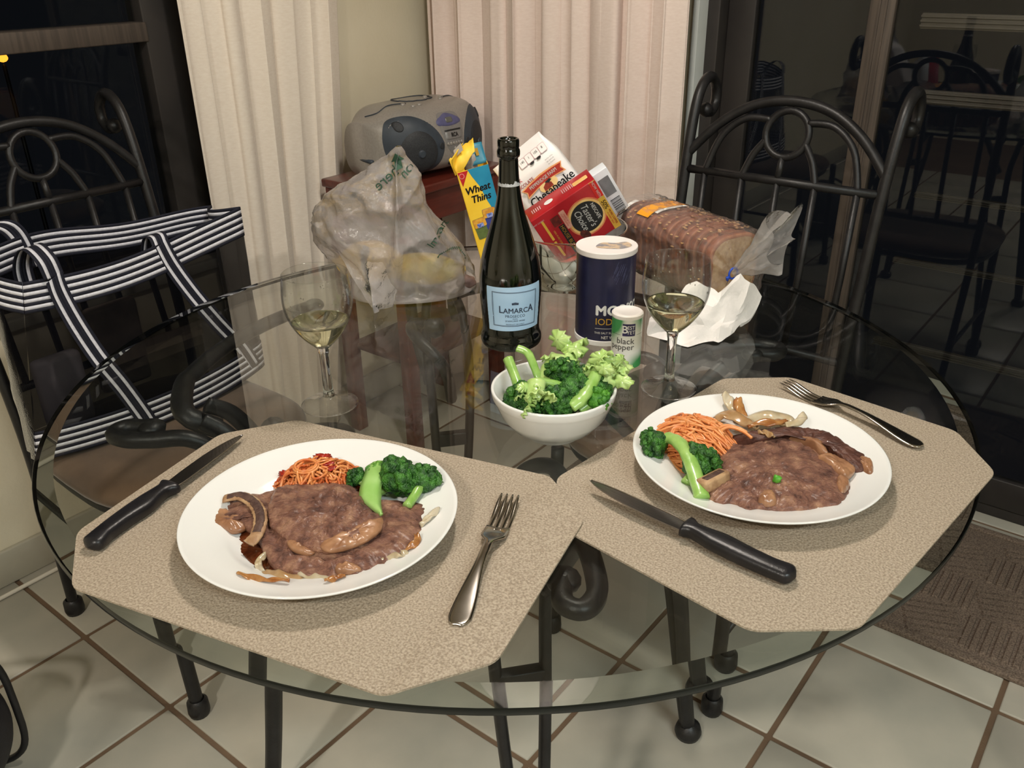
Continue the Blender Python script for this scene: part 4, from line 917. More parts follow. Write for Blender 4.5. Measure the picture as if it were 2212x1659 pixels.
# ------------------------------------------------------------ white bowl with broccoli
BC_ = Vector((0.0469, 0.8748, ZT+0.0004))
bp_ = [(0, 0.004), (0.026, 0.004), (0.042, 0.012), (0.055, 0.026), (0.0635, 0.044), (0.0672, 0.0575), (0.0685, 0.0590), (0.0705, 0.0585), (0.0708, 0.0565), (0.0700, 0.0500), (0.0690, 0.0480), (0.0672, 0.0440), (0.0600, 0.0265), (0.0480, 0.0120), (0.0340, 0.0040), (0.0325, 0.0), (0.0290, 0.0), (0.0280, 0.002), (0, 0.002)]
tag(MB().lathe(bp_, 96).obj('serving_bowl', CHINA, None, BC_), 'small white china bowl full of broccoli in the middle of the table', 'bowl')
def B3(x, y, z): return (BC_.x+x/1000, BC_.y+y/1000, BC_.z+z/1000)
floret('dark broccoli head at the left side of the bowl with its stem up', G3, B3(-36, -13, 52), 0.0235, [B3(-51, 30, 79), B3(-44, 12, 67)], 0.0062, 21)
stalk('thin broccoli stalk curling up at the far left of the bowl', G3, [B3(-14, 14, 56), B3(-20, 24, 68), B3(-28, 38, 82), B3(-40, 44, 86)], 0.0052, STEM, seed=2)
stalk('thick pale broccoli stump at the back of the bowl', G3, [B3(-8, 14, 52), B3(0, 26, 66), B3(10, 34, 76)], 0.0145, PALE, ragged=7, seed=3)
floret('dark green broccoli head at the top centre of the bowl', G3, B3(10, 8, 72), 0.0195, [B3(8, -8, 50), B3(8, -2, 58)], 0.006, 22)
floret('small dark broccoli head to the right of the top centre one', G3, B3(31, 12, 64), 0.0145, [B3(28, -4, 46), B3(29, 2, 54)], 0.005, 23)
floret('broccoli head in the middle with its stem lying to the left', G3, B3(20, -18, 60), 0.0225, [B3(-18, -14, 71), B3(0, -15, 68)], 0.0055, 24)
stalk('pale ragged stalk hanging over the near edge of the broccoli', G3, [B3(-20, -20, 73), B3(-21, -31, 70), B3(-21, -41, 65)], 0.0105, PALE, ragged=10, seed=5)
floret('broccoli head at the near centre edge of the bowl', G3, B3(2, -36, 56), 0.0205, [B3(20, -16, 50), B3(12, -24, 54)], 0.006, 25)
floret('low dark broccoli head against the near left inside of the bowl', G3, B3(-27, -34, 51), 0.0150, [B3(-20, -20, 44), B3(-24, -28, 46)], 0.005, 26)
stalk('bright stem slanting across the right half of the bowl', G3, [B3(46, -8, 76), B3(38, -26, 70), B3(28, -42, 64), B3(16, -50, 58)], 0.0075, STEM, seed=6)
stalk('pale leafy broccoli stump on the right rim of the bowl', G3, [B3(36, 6, 66), B3(50, 8, 74), B3(62, 6, 77)], 0.0125, PALE, ragged=14, seed=8)
floret('broccoli head inside the right rim of the bowl', G3, B3(49, -13, 60), 0.0155, [B3(34, -10, 50), B3(42, -12, 54)], 0.005, 27)
floret('fanned broccoli floret with light branches at the near right of the bowl', G3, B3(46, -32, 57), 0.0165, [B3(26, -40, 48), B3(34, -36, 52)], 0.0055, 28, m=M('fan_buds', c(86, 150, 44), 0.5, n2=c(50, 112, 30), nscale=120, bump=0.6, bscale=400))
floret('broccoli pieces low in the bowl under the others', G3, B3(0, -4, 38), 0.0265, [B3(0, 0, 9), B3(0, 0, 14)], 0.008, 29)

# ------------------------------------------------------------ cutlery
STEEL = M('polished_steel', c(196, 190, 182), 0.16, 1.0, n2=c(180, 174, 166), nscale=30)
BLADE = M('blade_steel', c(150, 148, 148), 0.24, 1.0, n2=c(138, 136, 136), nscale=20, stretch=(2, 40, 1))
BLKPL = M('black_handle', c(24, 23, 26), 0.34, n2=c(30, 29, 32), nscale=60, bump=0.1, bscale=500)
def knife(label, butt, ang, tiltz=0.0):
    t = thing('steak_knife', label, 'knife', (butt[0], butt[1], ZM), ang, 'steak knives')
    t.rotation_euler.y = -tiltz
    HL = 0.112
    def wy(x):
        s = x/HL
        up_ = 0.0105+0.0022*math.sin(PI*min(1, s*1.25))-0.0030*sm(0.70, 0.92, s)+0.0040*sm(0.9, 0.985, s)
        dn = 0.0100+0.0018*math.sin(PI*s*0.9)-0.0034*sm(0.08, 0.22, s)*(1-sm(0.35, 0.7, s))-0.0030*sm(0.62, 0.85, s)+0.0065*sm(0.87, 0.97, s)
        e = min(1, (s/0.05))**0.5 if s < 0.05 else 1
        e2 = min(1, ((1-s)/0.02))**0.5 if s > 0.98 else 1
        return up_*max(0.05, e)*max(0.3, e2), dn*max(0.05, e)*max(0.3, e2), (0.0070+0.0008*math.sin(PI*s))*max(0.1, e)*max(0.55, e2)
    mb = MB()
    def h(s, a):
        x = HL*a; u_, d_, th = wy(x); an = 2*PI*s; ca, sa = math.cos(an), math.sin(an); e = 0.75
        y = math.copysign(abs(ca)**e, ca)*(u_ if ca > 0 else d_); z = math.copysign(abs(sa)**e, sa)*th
        return (x, y, 0.0078+z)
    mb.grid(20, 48, h, closed_u=True); mb.add([h(k/20, 0) for k in range(20)], [tuple(range(20))]); mb.add([h(k/20, 1) for k in range(20)], [tuple(range(20))[::-1]])
    mb.obj('handle', BLKPL, t)
    sp = [(0.106, 0.0070), (0.14, 0.0078), (0.175, 0.0066), (0.200, 0.0030), (0.215, -0.0012), (0.2235, -0.0052)]
    ed = [(0.2235, -0.0056), (0.210, -0.0078), (0.185, -0.0090), (0.15, -0.0090), (0.122, -0.0084), (0.106, -0.0062)]
    sp = [(p.x, p.y) for p in cr([(a, b_, 0) for a, b_ in sp], 5)]; ed = [(p.x, p.y) for p in cr([(a, b_, 0) for a, b_ in ed], 5)]
    n = len(sp); mb = MB()
    up_ = [(x, y, 0.0085) for x, y in sp]; edg = [(x, y, 0.0078) for x, y in ed[::-1]]; dn = [(x, y, 0.0071) for x, y in sp]
    mb.add(up_+edg, [(i, i+1, n+i+1, n+i) for i in range(n-1)], 0, False); mb.add(dn+edg, [(i, n+i, n+i+1, i+1) for i in range(n-1)], 0, False)
    mb.add(up_+dn, [(i, n+i, n+i+1, i+1) for i in range(n-1)], 0, False)
    bl = mb.obj('blade', BLADE, t); MB().tube([(x, y-0.0003, 0.0080) for x, y in ed[1:]], 0.0006, 6).obj('cutting_edge', STEEL, bl); return t
knife('black handled steak knife on the left placemat to the left of the plate', (-0.3945, 0.655), R(68.2))
knife('black handled steak knife on the right placemat in front of the plate', (0.2425, 0.5965), R(139.1), R(1.5))
def fork(label, end, ang):
    t = thing('fork', label, 'fork', (end[0], end[1], ZM), ang, 'steel forks'); mb = MB()
    zf = lambda x: 0.0022+0.0085*sm(0.0, 0.085, x)*(1-sm(0.095, 0.142, x))+0.0062*sm(0.150, 0.19, x)
    wf = lambda x: (0.0095*math.sqrt(max(0.0, 1-((0.012-x)/0.012)**2)) if x < 0.012 else 0.0095-0.0064*sm(0.012, 0.085, x)) + 0.0088*sm(0.104, 0.122, x)
    N = 60
    def f(s, v_):
        x = 0.0006+0.1394*v_; w = wf(x); y = (s-0.5)*2
        return (x, y*w, zf(x)+0.0012*math.sqrt(max(0, 1-y*y*0.9))*(1-sm(0.1, 0.12, x))-0.0016*(1-y*y)*sm(0.115, 0.135, x))
    mb.grid(11, N, f); o = mb.obj('body', STEEL, t); md = o.modifiers.new('t', 'SOLIDIFY'); md.thickness = 0.0018; md.offset = -1
    rim_ = []
    for sgn in (-1, 1):
        q = MB().tube([(x, sgn*wf(x)*0.9, zf(x)+0.0009) for x in [0.004+0.09*k/30 for k in range(31)]], 0.0008, 6); q.obj('rim_bead', STEEL, t)
    for k in range(4):
        y0 = (k-1.5)*0.0061
        q = MB().tube([(x, y0*(1-0.06*sm(0.15, 0.19, x)), zf(x)-0.0008) for x in [0.134+0.056*j/14 for j in range(15)]], [0.0022]*11+[0.0020, 0.0018, 0.0015, 0.0008], 8, flat=(1.0, 0.55)); q.obj('tine', STEEL, t)
    return t
fork('steel fork on the left placemat to the right of the plate', (-0.0485, 0.5475), R(76.3))
fork('steel fork on the right placemat behind the plate', (0.4475, 0.8185), R(123.8))

# ------------------------------------------------------------ wine glasses
GLASS = M('clear_glass', (1, 1, 1, 1), 0.0, trans=1, ior=1.48, n2=(0.99, 1, 0.995, 1), nscale=3)
TGLASS = thin_glass('thin_clear_glass', (0.985, 0.99, 0.985, 1), boost=1.2)
WINE = M('pale_prosecco', (0.94, 0.92, 0.66, 1), 0.0, trans=1, ior=1.34, n2=(0.93, 0.91, 0.62, 1), nscale=20)
def wine_glass(label, x, y, level):
    t = thing('wine_glass', label, 'glass', (x, y, ZT+0.0003), 0, 'stemmed wine glasses')
    outer = [(0, 0.0), (0.030, 0.0), (0.0342, 0.0008), (0.0346, 0.0018), (0.033, 0.0028), (0.020, 0.0050), (0.0105, 0.0085), (0.0072, 0.0125), (0.0060, 0.020), (0.0056, 0.045), (0.0058, 0.068), (0.0075, 0.0775)]
    bowl = [(0.0075, 0.0775), (0.0150, 0.0845), (0.0240, 0.0945), (0.0315, 0.1060), (0.0372, 0.1190), (0.0402, 0.1330), (0.0404, 0.1450), (0.0393, 0.1580), (0.0378, 0.1705)]
    ob_ = [(p.x, p.y) for p in cr([(a, b_, 0) for a, b_ in bowl], 5)]
    inn = [(max(0, r_-0.0011), z_) for r_, z_ in ob_ if z_ > 0.0835]
    prof = outer[:-1]+ob_+[(0.03735, 0.1711), (0.0369, 0.1706)]+inn[::-1][1:]+[(0.006, 0.0815), (0, 0.0805)]
    MB().lathe([(0.0072, 0.0125)]+outer[7:-1]+[(0.0075, 0.0775), (0.0105, 0.0800), (0.006, 0.0812), (0, 0.0806)], 48).obj('stem', GLASS, t)
    MB().lathe([(0, 0.0)]+outer[1:8]+[(0.0072, 0.0127), (0.0, 0.0127)], 72).obj('foot', TGLASS, t)
    MB().lathe(ob_+[(0.03735, 0.1711), (0.0369, 0.1706)]+inn[::-1][1:], 72).obj('bowl', TGLASS, t)
    w = [(r_+0.0005, z_) for r_, z_ in inn if z_ < level]; w = [(0, 0.0803), (0.006, 0.0812)]+w
    w += [(w[-1][0]+0.0006, level), (w[-1][0]-0.0002, level-0.0004), (0, level-0.0006)]
    MB().lathe(w, 72).obj('wine', WINE, t)
    rnd = random.Random(int(x*1000)); mb = MB()
    for k in range(46):   # drops clinging inside the bowl
        z_ = rnd.uniform(level+0.003, 0.168); a = rnd.uniform(0, 2*PI)
        r_ = min(inn, key=lambda p: abs(p[1]-z_))[0]
        s_ = rnd.uniform(0.0004, 0.0011); mb.ico((r_*math.cos(a), r_*math.sin(a), z_), s_, 1, sc=(1, 1, 1.3))
    tag(mb.obj('droplets', GLASS, t), kind='stuff'); return t
wine_glass('stemmed wine glass with pale wine beside the plastic produce bag', -0.2245, 0.9499, 0.1115)
wine_glass('stemmed wine glass with pale wine in front of the crumpled napkin', 0.1975, 0.9794, 0.1160)

# ------------------------------------------------------------ bottle
BOT = M('dark_green_glass', c(8, 11, 7), 0.05, n2=c(6, 9, 5), nscale=6, coat=0.6, spec=0.6)
bt = thing('wine_bottle', 'dark green sparkling wine bottle with a pale blue label', 'bottle', (0.0, 1.1346, ZT+0.0003))
bpf = [(0, 0.003), (0.030, 0.003), (0.0365, 0.0), (0.0410, 0.0020), (0.0428, 0.0070), (0.0425, 0.0135), (0.0405, 0.0200), (0.0398, 0.0265), (0.0402, 0.0400), (0.0418, 0.0620), (0.0429, 0.0830), (0.0424, 0.1000), (0.0400, 0.1200), (0.0352, 0.1400), (0.0300, 0.1570), (0.0248, 0.1735), (0.0200, 0.1900), (0.0165, 0.2060), (0.0143, 0.2230), (0.0131, 0.2420), (0.0126, 0.2580)]
bpf = [(p.x, p.y) for p in cr([(a, b_, 0) for a, b_ in bpf], 4)]
lip = [(0.0128, 0.2590), (0.0146, 0.2600), (0.0152, 0.2625), (0.0152, 0.2670), (0.0146, 0.2695), (0.0138, 0.2705), (0.0140, 0.2720), (0.0143, 0.2740), (0.0143, 0.2800), (0.0136, 0.2825), (0.0118, 0.2830), (0.0102, 0.2815), (0.0098, 0.2760), (0.0098, 0.2400), (0, 0.2400)]
MB().lathe(bpf+lip, 72).obj('body', BOT, bt)
def brad_at(z): return min(bpf, key=lambda p: abs(p[1]-z))[0]
LAB = M('pale_blue_label', c(184, 216, 246), 0.45, n2=c(176, 210, 242), nscale=30)
LINE = M('label_ink', c(58, 70, 92), 0.5, n2=c(48, 58, 80), nscale=40)
lc, lw = 0.14, 0.97
def lsurf(a, h, off): return ((brad_at(h)+off)*math.sin(a), -(brad_at(h)+off)*math.cos(a), h)
lb = MB().grid(40, 24, lambda s, t: lsurf(lc-lw+2*lw*s, 0.0315+0.0640*t+0.0025*s, 0.0005)).obj('label', LAB, bt)
def onlabel(g, x, h, name, m, sx=1.0):
    mb = MB(); mb.add([lsurf(lc+(x+a)/0.0415, h+b_, 0.0009) for a, b_ in g[0]], g[1], 0, False); return mb.obj(name, m, lb)
for (w_, t_) in ((0.0315, 0.0007), (0.0300, 0.0003)):
    fr = MB(); H2 = 0.0250 if w_ > 0.031 else 0.0238; mid = 0.0645
    for (x0_, x1_, y0_, y1_) in ((-w_, w_, H2-t_, H2), (-w_, w_, -H2, -H2+t_), (-w_, -w_+t_, -H2, H2), (w_-t_, w_, -H2, H2)):
        fr.grid(24, 12, lambda s, t: lsurf(lc+(x0_+(x1_-x0_)*s)/0.0415, mid+y0_+(y1_-y0_)*t, 0.0008))
    fr.obj('label_border', LINE, lb)
onlabel(glyphs('AMARC', 0.0104, 0.010, spacing=1.04, sx=0.92), 0.0008, 0.0625, 'lettering', LINE)
onlabel(glyphs('L', 0.0145, 0.010, sx=0.82), -0.0192, 0.0640, 'lettering', LINE)
onlabel(glyphs('A', 0.0145, 0.010, sx=0.82), 0.0218, 0.0640, 'lettering', LINE)
onlabel(glyphs('PROSECCO', 0.0058, 0.0, spacing=1.12, sx=0.85), 0, 0.0545, 'lettering', LINE)
onlabel(glyphs('DOC', 0.0028, 0.0, spacing=1.2), 0, 0.0505, 'lettering', LINE)
onlabel(glyphs('SPARKLING WINE', 0.0032, 0.0, spacing=1.1), 0, 0.0475, 'lettering', LINE)
onlabel(glyphs('PRODUCT OF ITALY', 0.0026, 0.0, spacing=1.1), 0, 0.0425, 'lettering', LINE)
em = MB()
for k in range(5):
    a = (k-2)*0.0018; em.add([lsurf(lc+(a+x)/0.0415, 0.0740+y-0.0004*abs(k-2), 0.0009) for x, y in disc(0.00095, 10, 0, 0, 1.6)], [tuple(range(10))], 0, False)
em.add([lsurf(lc+x/0.0415, 0.0720+y, 0.0009) for x, y in rect(0.0085, 0.0011)], [(0, 1, 2, 3)], 0, False); em.obj('crown_emblem', LINE, lb)
rnd = random.Random(4); mb = MB(); n = 64; vs = []
for k in range(n):
    a = 2*PI*k/n; top = 0.2270+rnd.uniform(-0.0012, 0.004)*(1 if math.cos(a+0.6) < 0.6 else 0.5)
    for z_ in (0.2235, top): r_ = brad_at(z_)+0.0004; vs.append((r_*math.sin(a), -r_*math.cos(a), z_))
mb.add(vs, [(2*k, 2*((k+1) % n), 2*((k+1) % n)+1, 2*k+1) for k in range(n)]); mb.obj('torn_foil', M('torn_foil', c(214, 216, 220), 0.5, 0.1, n2=c(190, 192, 196), nscale=400), bt)

# ------------------------------------------------------------ salt can and pepper tin
NAVYP = M('navy_print', c(34, 34, 66), 0.38, n2=c(28, 28, 56), nscale=40, coat=0.2, bump=0.08, bscale=60)
sc_ = thing('salt_can', 'tall dark blue cardboard salt can with a white lid', 'salt', (0.1332, 1.1534, ZT+0.0003))
SR = 0.0412
MB().lathe([(0, 0.001), (SR, 0.001), (SR, 0.129), (0, 0.129)], 80).obj('body', NAVYP, sc_, autos=30)
MB().lathe([(0, 0), (SR+0.0008, 0), (SR+0.001, 0.001), (SR+0.001, 0.0065), (SR+0.0004, 0.0072), (0, 0.0072)], 80).obj('base_rim', WHITE_PRINT, sc_, autos=40)
ld = MB().lathe([(0, 0.1335), (0.036, 0.1335), (SR-0.0006, 0.1343), (SR+0.0008, 0.1343), (SR+0.0013, 0.1335), (SR+0.0013, 0.1275), (SR+0.0006, 0.1265), (SR-0.001, 0.1265)], 80).obj('lid', M('white_lid', c(238, 230, 226), 0.45, n2=c(232, 224, 220), nscale=20), sc_, autos=30)
mb = MB(); patch(mb, [(x*1.15+0.008, y*1.0-0.002) for x, y in smoothpoly([(-0.020, -0.008), (-0.012, 0.012), (0.004, 0.010), (0.018, 0.014), (0.022, -0.004), (0.006, -0.016)])], 0.1339); mb.obj('lid_picture', M('faded_lid_print', c(206, 180, 150), 0.5, n2=c(140, 136, 140), nscale=110, nlo=0.42, nhi=0.56), ld)
def cyl(o, R_, body, size, x_ang, h, m, bold=0.0, align='LEFT', spacing=1.0, sx=1.0, name='lettering'):
    g = glyphs(body, size, bold, 0, spacing, align, sx); mb = MB(); oncyl(g, R_+0.0003, x_ang, h, mb); return mb.obj(name, m, o)
CA = math.atan2(0.1332, 1.1534)   # the can faces the viewer
AL = -0.42+CA*0
cyl(sc_, SR, 'MORTON', 0.0200, AL, 0.0520, WHITE_PRINT, 0.030, spacing=1.08)
cyl(sc_, SR, 'IODIZED SALT', 0.0135, AL, 0.0358, GOLD_PRINT, 0.003)
mb = MB(); cylpatch(mb, SR+0.0003, AL, AL+1.5, 0.0258, 0.0263); mb.obj('rule', WHITE_PRINT, sc_)
cyl(sc_, SR, 'THIS SALT SUPPLIES IODIDE', 0.0042, AL-0.02, 0.0195, WHITE_PRINT, 0.0)
cyl(sc_, SR, 'NET WT. 26 OZ', 0.0062, AL+0.22, 0.0125, WHITE_PRINT, 0.006, sx=0.85)
# rain streaks printed on the label
rnd = random.Random(12); mb = MB()
for k in range(26):
    a = rnd.uniform(0.25, 0.85); h = rnd.uniform(0.100, 0.122); L_ = rnd.uniform(0.006, 0.016)
    r_ = SR+0.0003; w = 0.00022
    q = [(a-w/r_, h), (a+w/r_, h), (a+w/r_-L_*0.42/r_, h-L_), (a-w/r_-L_*0.42/r_, h-L_)]
    mb.add([(r_*math.sin(x), -r_*math.cos(x), y) for x, y in q], [(0, 1, 2, 3)], 0, False)
mb.obj('rain_print', M('rain_print', c(92, 94, 128), 0.5, n2=c(80, 82, 114), nscale=60), sc_)

PEP = bpy.data.materials.new('pepper_wrap'); PEP.use_nodes = True
_nt = PEP.node_tree; _b = _nt.nodes['Principled BSDF']; _L = _nt.links.new; _b.inputs['Roughness'].default_value = 0.32
_tc = node(_nt, 'ShaderNodeTexCoord'); _n = node(_nt, 'ShaderNodeTexNoise', Scale=34, Detail=2); _L(_tc.outputs['Object'], _n.inputs['Vector'])
_sx = node(_nt, 'ShaderNodeSeparateXYZ'); _L(_tc.outputs['Object'], _sx.inputs[0])
def mth(op, a, b=None):
    m_ = node(_nt, 'ShaderNodeMath', operation=op)
    for i, x in enumerate((a, b)):
        if x is None: continue
        if isinstance(x, (int, float)): m_.inputs[i].default_value = x
        else: _L(x, m_.inputs[i])
    return m_.outputs[0]
# printed green bursts: near the top on both sides and near the lower right
ax = mth('ABSOLUTE', _sx.outputs['X']); topg = mth('MULTIPLY', mth('MULTIPLY', mth('SUBTRACT', _sx.outputs['Z'], 0.046), 40), mth('MULTIPLY', ax, 62))
botg = mth('MULTIPLY', mth('MULTIPLY', mth('SUBTRACT', 0.026, _sx.outputs['Z']), 52), mth('MULTIPLY', mth('ADD', _sx.outputs['X'], 0.006), 50))
tot = mth('ADD', mth('MAXIMUM', topg, 0), mth('MAXIMUM', botg, 0)); tot = mth('MULTIPLY', tot, mth('ADD', _n.outputs['Fac'], 0.45))
_rp = node(_nt, 'ShaderNodeValToRGB'); _rp.color_ramp.elements[0].color = c(232, 230, 222); _rp.color_ramp.elements[0].position = 0.10; _rp.color_ramp.elements[1].color = c(66, 150, 84); _rp.color_ramp.elements[1].position = 0.85
_L(tot, _rp.inputs['Fac']); _L(_rp.outputs['Color'], _b.inputs['Base Color'])
pp = thing('pepper_tin', 'small white and green black pepper tin in front of the salt can', 'pepper', (0.1525, 1.0573, ZT+0.0003))
PRd = 0.0200
MB().lathe([(0, 0), (PRd-0.0004, 0), (PRd, 0.0006), (PRd, 0.0690), (0, 0.0690)], 64).obj('body', PEP, pp, autos=30)
MB().lathe([(0, 0.0745), (0.0135, 0.0745), (0.0150, 0.0752), (0.0185, 0.0752), (0.0205, 0.0735), (0.0208, 0.0715), (0.0205, 0.0690), (PRd, 0.0686)], 64).obj('lid', M('white_cap', c(240, 234, 230), 0.4, n2=c(232, 226, 222), nscale=20), pp, autos=35)
mb = MB(); cylpatch(mb, PRd+0.0002, -0.42, 0.42, 0.0470, 0.0640); bd = mb.obj('badge', M('navy_badge', c(56, 48, 92), 0.4, n2=c(48, 42, 80), nscale=60), pp)
def cyl2(o, *a, **k): return cyl(o, PRd+0.0002, *a, **k)
cyl2(bd, 'B', 0.0150, -0.27, 0.0558, WHITE_PRINT, 0.01, 'CENTER', name='lettering'); cyl2(bd, 'EST', 0.0072, 0.13, 0.0586, WHITE_PRINT, 0.006, 'CENTER', sx=0.9); cyl2(bd, 'YET', 0.0072, 0.13, 0.0520, WHITE_PRINT, 0.006, 'CENTER', sx=0.9)
INK = M('grey_ink', c(70, 66, 64), 0.5, n2=c(58, 55, 53), nscale=60)
cyl2(pp, 'black', 0.0118, 0.38, 0.0395, INK, 0.0, 'RIGHT'); cyl2(pp, 'pepper', 0.0118, 0.38, 0.0310, INK, 0.0, 'RIGHT')
mb = MB(); cylpatch(mb, PRd+0.0002, 0.55, 1.2, 0.0480, 0.0484); cylpatch(mb, PRd+0.0002, -1.2, -0.55, 0.0480, 0.0484); mb.obj('rule', INK, pp)

# ------------------------------------------------------------ glass bowl of groceries behind the bottle
gb = [(0, 0.0035), (0.030, 0.0035), (0.046, 0.0095), (0.062, 0.024), (0.078, 0.050), (0.090, 0.078), (0.0955, 0.0950), (0.0962, 0.0975), (0.0975, 0.0982), (0.0987, 0.0970), (0.0980, 0.0940), (0.0925, 0.0770), (0.0805, 0.0485), (0.0650, 0.0225), (0.0520, 0.0080), (0.0510, 0.0), (0.046, 0.0), (0.044, 0.0015), (0, 0.0015)]
GBX, GBY = 0.092, 1.372
tag(MB().lathe(gb, 96).obj('glass_bowl', GLASS, None, (GBX, GBY, ZT+0.0003)), 'large clear glass bowl holding the coffee box and cookie bag behind the bottle', 'bowl')

def carton(name, label, cat, o, xd, yd, w, h, d, mats, bev=0.0012, group=None):
    """box whose front lower-left corner is o; front face spans xd,yd; depth runs backwards"""
    m = onframe(o, xd, yd); t = thing(name, label, cat); t.matrix_world = m
    MB().box(w/2, h/2, -d/2, w, h, d, None, bev).obj('box', mats, t); return t
def letter(t, body, size, x, y, m, ang=0, lift=0.0004, name='lettering', **k):
    g = glyphs(body, size, **k); mb = MB(); flat(mb, g, x, y, ang, 0, lift); return mb.obj(name, m, t)
def shape(t, name, poly, m, lift=0.0002):
    mb = MB(); patch(mb, poly, lift); return mb.obj(name, m, t)

# cracker box
YEL = M('yellow_card', c(248, 206, 62), 0.4, n2=c(242, 196, 50), nscale=20)
TEAL = M('teal_card', c(40, 140, 176), 0.4, n2=c(30, 126, 164), nscale=20)
CRM = M('grey_card', c(176, 168, 158), 0.7, n2=c(164, 156, 146), nscale=30)
la = R(13.5)
xd = Vector((math.cos(la), 0.10, math.sin(la))); yd = Vector((-math.sin(la), 0.02, math.cos(la)))
CW, CH, CD = 0.052, 0.187, 0.090
cb_o = Vector((-0.0385, 1.372, ZT+0.003))
ck = thing('cracker_box', 'open yellow and teal cracker box leaning left of the bottle', 'box'); ck.matrix_world = onframe(cb_o, xd, yd)
wall_ = MB()
for (cx_, cy_, cz_, sx_, sy_, sz_) in ((CW/2, CH/2, -0.0004, CW, CH, 0.0008), (CW/2, CH/2, -CD+0.0004, CW, CH, 0.0008), (0.0004, CH/2, -CD/2, 0.0008, CH, CD), (CW-0.0004, CH/2, -CD/2, 0.0008, CH, CD), (CW/2, 0.0004, -CD/2, CW, 0.0008, CD)):
    wall_.box(cx_, cy_, cz_, sx_, sy_, sz_)
wall_.obj('box', YEL, ck)
tl = shape(ck, 'teal_panel', [(0.018, CH), (0.022, CH-0.012), (0.030, CH-0.030), (0.036, CH-0.056), (0.044, CH-0.080), (CW, CH-0.092), (CW, CH)], TEAL)
shape(ck, 'corner_logo', [(0.0015, CH-0.001), (0.0185, CH-0.001), (0.0045, CH-0.024)], RED_PRINT, 0.0005)
shape(ck, 'corner_logo_ring', [(p[0]+0.0068, p[1]+CH-0.0075) for p in disc(0.0042, 20)], M('pink_print', c(236, 170, 160), 0.5, n2=c(226, 156, 148), nscale=50), 0.0007)
shape(ck, 'corner_logo_core', [(p[0]+0.0068, p[1]+CH-0.0075) for p in disc(0.0033, 20)], RED_PRINT, 0.0009)
letter(ck, 'Wheat', 0.0160, 0.0255, CH-0.033, BLACK_PRINT, ang=R(2), bold=0.02, shear=0.22, sx=0.92)
letter(ck, 'Thins', 0.0160, 0.0270, CH-0.048, BLACK_PRINT, ang=R(2), bold=0.02, shear=0.22, sx=0.92)
for i, (x, y, a, col1, lbl) in enumerate(((0.0155, CH-0.096, 0.1, c(96, 112, 58), 'a'), (0.034, CH-0.084, 0.05, c(48, 62, 140), 'b'))):
    w_, h_ = 0.021, 0.034
    rot = lambda p: (x+p[0]*math.cos(a)-p[1]*math.sin(a), y+p[0]*math.sin(a)+p[1]*math.cos(a))
    pk = shape(ck, 'packet_print', [rot(p) for p in rect(w_, h_, 0.002)], M('packet_print_'+lbl, col1, 0.5, n2=tuple(0.75*q for q in col1[:3])+(1,), nscale=120, nlo=0.4, nhi=0.6), 0.0005+0.0002*i)
    shape(ck, 'packet_print_top', [rot(p) for p in rect(w_*0.98, h_*0.42, 0.002, 4, 0, h_*0.28)], M('packet_gold_'+lbl, c(226, 170, 60), 0.5, n2=c(206, 140, 50), nscale=160), 0.0009+0.0002*i)
    shape(ck, 'packet_badge', [rot((p[0], p[1]+h_*0.16)) for p in rect(w_*0.5, h_*0.2, 0.001)], M('packet_badge_'+lbl, c(70, 92, 170), 0.5, n2=c(150, 160, 210), nscale=300, nlo=0.45, nhi=0.55), 0.0013+0.0002*i)
TEALP = M('teal_print', c(36, 130, 150), 0.5, n2=c(28, 116, 138), nscale=40)
letter(ck, 'TASTE', 0.0135, 0.0100, CH-0.140, TEALP, bold=0.01, align='LEFT')
letter(ck, 'THE', 0.0135, 0.0095, CH-0.158, TEALP, bold=0.01, align='LEFT')
shape(ck, 'red_patch', [(0.010, CH-0.185), (0.040, CH-0.185), (0.040, CH-0.171), (0.012, CH-0.171)], RED_PRINT)
# torn open flaps
mb = MB()
def flapL(s, t):
    return Vector((0.0005-0.0030*math.sin(PI*t*0.8)+0.020*s*t+0.004*s, CH-0.018*(1-s)*0+0.024*t-0.004*s*(1-t)+0.012*t*s*1.2, -0.002-0.030*s*(1-0.4*t)+0.012*t*(1-s)))
mb.grid(10, 12, flapL)
q = mb.obj('side_flap', YEL, ck); md = q.modifiers.new('t', 'SOLIDIFY'); md.thickness = 0.0007
mb = MB(); rnd = random.Random(2); pts = []
N_ = 14
for k in range(N_+1):
    s = k/N_; pts.append((-0.003+0.040*s, CH-0.004+0.016*s+0.012*sm(0.3, 1, s), -0.001-0.002*s)); pts.append((-0.006+0.046*s, CH+0.019+0.034*s*(1-0.35*s)+rnd.uniform(-.0022, .0022), -0.010-0.012*s))
mb.add(pts, [(2*k, 2*k+2, 2*k+3, 2*k+1) for k in range(N_)]); q = mb.obj('torn_flap', M('yellow_flap', c(246, 206, 70), 0.45, n2=c(238, 192, 56), nscale=20), ck); md = q.modifiers.new('t', 'SOLIDIFY'); md.thickness = 0.0007
mb = MB(); patch(mb, [(0.004, CH+0.021), (0.020, CH+0.030), (0.019, CH+0.041), (0.005, CH+0.033)], -0.0085); mb.obj('flap_print', CRM, ck)
mb = MB(); mb.grid(8, 8, lambda s, t: (CW*0.42+CW*0.58*s, CH-0.002+0.034*t-0.004*s*t, -0.030-0.020*t+0.005*math.sin(PI*s)*t)); q = mb.obj('back_flap', M('teal_flap', c(58, 132, 156), 0.45, n2=c(48, 120, 146), nscale=20), ck); md = q.modifiers.new('t', 'SOLIDIFY'); md.thickness = 0.0007
mb = MB(); patch(mb, rect(0.005, 0.012, 0, 4, CW*0.78, CH+0.017), -0.0345); mb.obj('flap_print', GOLD_PRINT, ck)
